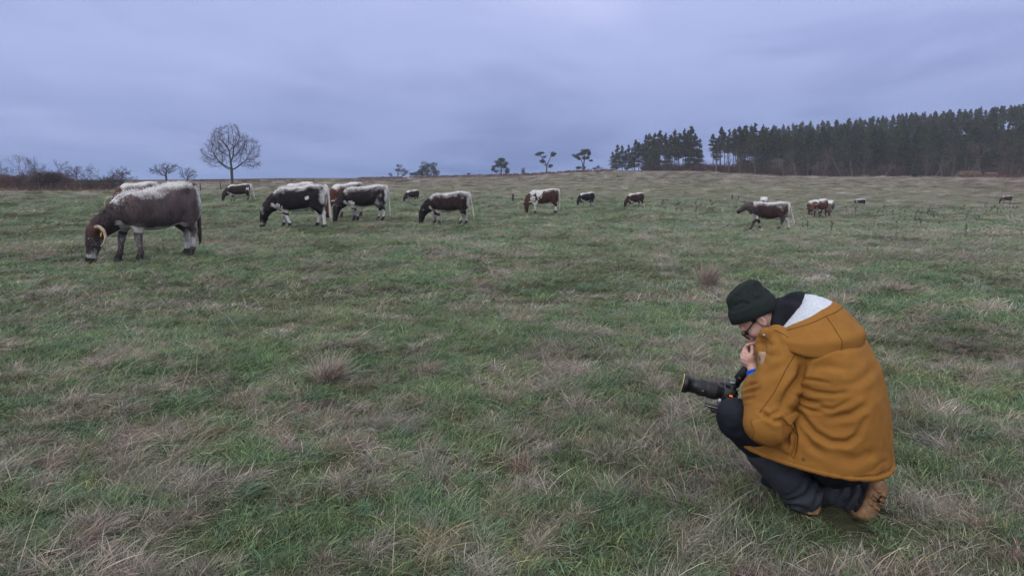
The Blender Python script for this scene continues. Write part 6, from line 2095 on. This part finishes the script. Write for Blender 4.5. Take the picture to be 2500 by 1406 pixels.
# ================================================================ tussocks, dead stalks, bare soil
M_strawblade = plain('dead_straw', (0.30, 0.245, 0.20), 0.8, 0.15, 0.35, 25)
M_stalk = plain('dead_stalk', (0.036, 0.028, 0.025), 0.9, 0.1, 0.3, 10)
M_soil = plain('dug_soil', (0.060, 0.048, 0.042), 0.95, 0.1, 0.45, 30)
for i, (px, py, wpx, hpx, lean, lab) in enumerate((
        (1728, 704, 62, 52, 0.35, 'upright bushy straw tussock behind and left of the beanie'),
        (2182, 712, 95, 36, 0.85, 'low sprawling straw tussock right of the hood'),
        (2052, 748, 80, 38, 0.75, 'shaggy straw tussock rising just behind the hood'),
        (798, 938, 95, 75, 0.62, 'tall pinkish grass tussock leaning in the left centre foreground'),
        (905, 560, 60, 20, 0.9, 'matted heap of dead grass below the middle pair of cattle'),
        (2370, 600, 46, 12, 0.9, 'dark matted grass heap in the right hand field'))):
    g = on_ground(px, py)
    m_ = (g[1] * CP + (CAMH - g[2]) * SP) / FPX
    V, F, T = blade_set(520 if hpx > 30 else 300, wpx * m_ * 0.28, hpx * m_ * 0.7, hpx * m_ * 1.35, lean, 0.0016 + 0.00042 * g[1], 0.9, 4, 900 + i, 0.6)
    o = obj('grass_tussock', mesh_data('grass_tussock', V, F, M_strawblade), loc=g, rot=(0, 0, 0.7))
    tag(o, lab, 'grass tussock')
# dead thistle and dock stalks standing in the pasture on the right
def stalk_mesh(seed):
    r = np.random.default_rng(seed)
    G = Geo()
    P = [np.array([0, 0, -0.05])]
    for j in range(4):
        P.append(P[-1] + np.array([r.normal(0, 0.05), r.normal(0, 0.05), 0.20]))
    G.tube(P, [0.022, 0.020, 0.018, 0.015, 0.008], 5)
    for j in range(7):
        t = r.uniform(1.2, 3.9); i0 = int(t)
        b = P[i0] * (1 - t + i0) + P[i0 + 1] * (t - i0)
        e = b + np.array([r.normal(0, 0.10), r.normal(0, 0.10), r.uniform(0.04, 0.16)])
        G.tube([b, e], [0.012, 0.008], 4)
        G.tube([e - (0, 0, 0.015), e + (0, 0, 0.012), e + (0, 0, 0.05)], [0.010, 0.030, 0.014], 5)
    G.tube([P[-1] - (0, 0, 0.02), P[-1] + (0, 0, 0.02), P[-1] + (0, 0, 0.07)], [0.010, 0.034, 0.014], 5)
    return G.mesh('thistle_stalk', M_stalk)
SM = [stalk_mesh(80 + i) for i in range(6)]
rk = np.random.default_rng(5)
spots = [(2360, 573, 24), (2250, 556, 20), (2232, 552, 14), (2028, 566, 22), (1972, 562, 18), (1958, 560, 14), (1986, 561, 12), (2182, 582, 14), (2190, 556, 14), (1655, 513, 16), (1662, 516, 12), (1396, 502, 14), (1430, 524, 9),
         (1612, 540, 12), (1700, 521, 10), (2296, 556, 14), (1380, 484, 7)]
for _ in range(34): spots.append((rk.uniform(1575, 1770), rk.uniform(496, 522), rk.uniform(6, 13)))
for _ in range(70): spots.append((rk.uniform(2060, 2495), rk.uniform(512, 545) , rk.uniform(7, 15)))
for _ in range(26): spots.append((rk.uniform(1700, 1800), rk.uniform(494, 512), rk.uniform(5, 9)))
for i, (px, py, hp) in enumerate(spots):
    g = on_ground(px, py)
    s_ = 1.25 * hp * g[1] / FPX / 0.86
    o = obj('thistle_stalk', SM[i % 6], loc=g, rot=(rk.normal(0, 0.12), rk.normal(0, 0.12), rk.uniform(0, 6)), scale=(s_ * 0.95, s_ * 0.95, s_))
    tag(o, 'tall dead stalk standing alone in the near right field' if px == 2360 else 'dark dead thistle stalk standing in the right hand pasture', 'dead stalk', 'dead thistle stalks in the pasture')
# molehill
g = on_ground(792, 1005)
A = np.linspace(0, 2 * math.pi, 41)[:-1]; Rr = np.linspace(0.002, 0.17, 12)
P = np.array([[(r_ * 1.15 * math.cos(a), r_ * math.sin(a), 0) for a in A] for r_ in Rr])
zz_ = 0.045 * np.exp(-(Rr / 0.085) ** 2)[:, None] + 0.022 * noise3(np.concatenate([P[..., :2] * 22, np.zeros(P.shape[:2] + (1,))], -1)) * np.exp(-(Rr / 0.13) ** 2)[:, None]
P[..., 2] = zz_ + 0.01 + np.array([[float(ground_z(g[0] + x, g[1] + y)) - g[2] for x, y, _ in row] for row in P])
P[-1, :, 2] -= 0.04
G = Geo(); G.grid(P[::-1], True)
tag(obj('molehill', G.mesh('molehill', M_soil), loc=g), 'small dark molehill of bare soil in the left centre foreground', 'molehill')
# long flowering stems leaning over the foreground sward
M_stem = plain('dry_grass_stem', (0.36, 0.30, 0.22), 0.7, 0.2, 0.2, 20)
V, F = [], []
for i in range(60):
    a = R(rk.uniform(-36, 36)); d = 2.7 * (9.0 / 2.7) ** rk.uniform()
    x, y = d * math.sin(a), d * math.cos(a)
    if abs(x - 1.4) < 0.5 and abs(y - 3.3) < 0.6: continue
    p = gpt(x, y); L = rk.uniform(0.22, 0.5); az = rk.normal(0.6, 0.9); ln = rk.uniform(0.95, 1.4)
    dh = np.array([math.cos(az), math.sin(az), 0])
    w_ = 0.0008 + 0.00016 * d
    sv = np.array([-dh[1], dh[0], 0]) * w_
    prev = len(V)
    for s_ in range(6):
        t = s_ / 5
        q = p + dh * L * math.sin(ln) * t * (1 + 0.2 * t) + np.array([0, 0, 1]) * (L * math.cos(ln) * t - 0.12 * L * t * t + 0.02)
        V += [q - sv * (1 - 0.5 * t), q + sv * (1 - 0.5 * t)]
    F += [(prev + 2 * j, prev + 2 * j + 1, prev + 2 * j + 3, prev + 2 * j + 2) for j in range(5)]
tag(obj('grass_stems', mesh_data('grass_stems', V, F, M_stem)), 'long dry flowering stems scattered over the foreground', 'grass', kind='stuff')
# low rosettes of broad leaves between the blades
M_leaf = plain('rosette_leaf', (0.070, 0.110, 0.050), 0.6, 0.25, 0.35, 12)
V, F = [], []
for i in range(150):
    a = R(rk.uniform(-36, 36)); d = 2.6 * (6.5 / 2.6) ** rk.uniform()
    x, y = d * math.sin(a), d * math.cos(a)
    if float(straw_map(x, y)) > 0.6: continue
    c = gpt(x, y)
    for j in range(rk.integers(3, 7)):
        t = rk.uniform(0, 6.28); L = rk.uniform(0.010, 0.024); o_ = rk.uniform(0.0, 0.035)
        dv = np.array([math.cos(t), math.sin(t), rk.uniform(0.1, 0.7)]); sv = np.array([-math.sin(t), math.cos(t), rk.normal(0, 0.3)])
        b = c + dv * o_ + np.array([0, 0, rk.uniform(0.02, 0.07)])
        k0 = len(V)
        V += [b, b + dv * L * 0.35 + sv * L * 0.42, b + dv * L * 0.8 + sv * L * 0.36, b + dv * L * 1.05, b + dv * L * 0.8 - sv * L * 0.36, b + dv * L * 0.35 - sv * L * 0.42]
        F.append(tuple(range(k0, k0 + 6)))
tag(obj('broad_leaves', mesh_data('broad_leaves', V, F, M_leaf, False)), 'small round weed leaves low in the foreground sward', 'weeds', kind='stuff')
# ================================================================ haze
def build_haze():
    g = Geo()
    g.box((0, 0, 18.0), (1010, 1010, 52.0))
    m = bpy.data.materials.new('haze_air')
    m.use_nodes = True
    nt = m.node_tree
    nt.nodes.clear()
    out = nt.nodes.new('ShaderNodeOutputMaterial')
    v = nt.nodes.new('ShaderNodeVolumePrincipled')
    v.inputs['Color'].default_value = (0.93, 0.95, 1.0, 1)
    v.inputs['Density'].default_value = 0.00036
    nt.links.new(v.outputs[0], out.inputs['Volume'])
    o = obj('haze', g.mesh('haze', m, False))
    tag(o, 'thin damp evening air over the whole pasture', 'haze', kind='stuff')
build_haze()
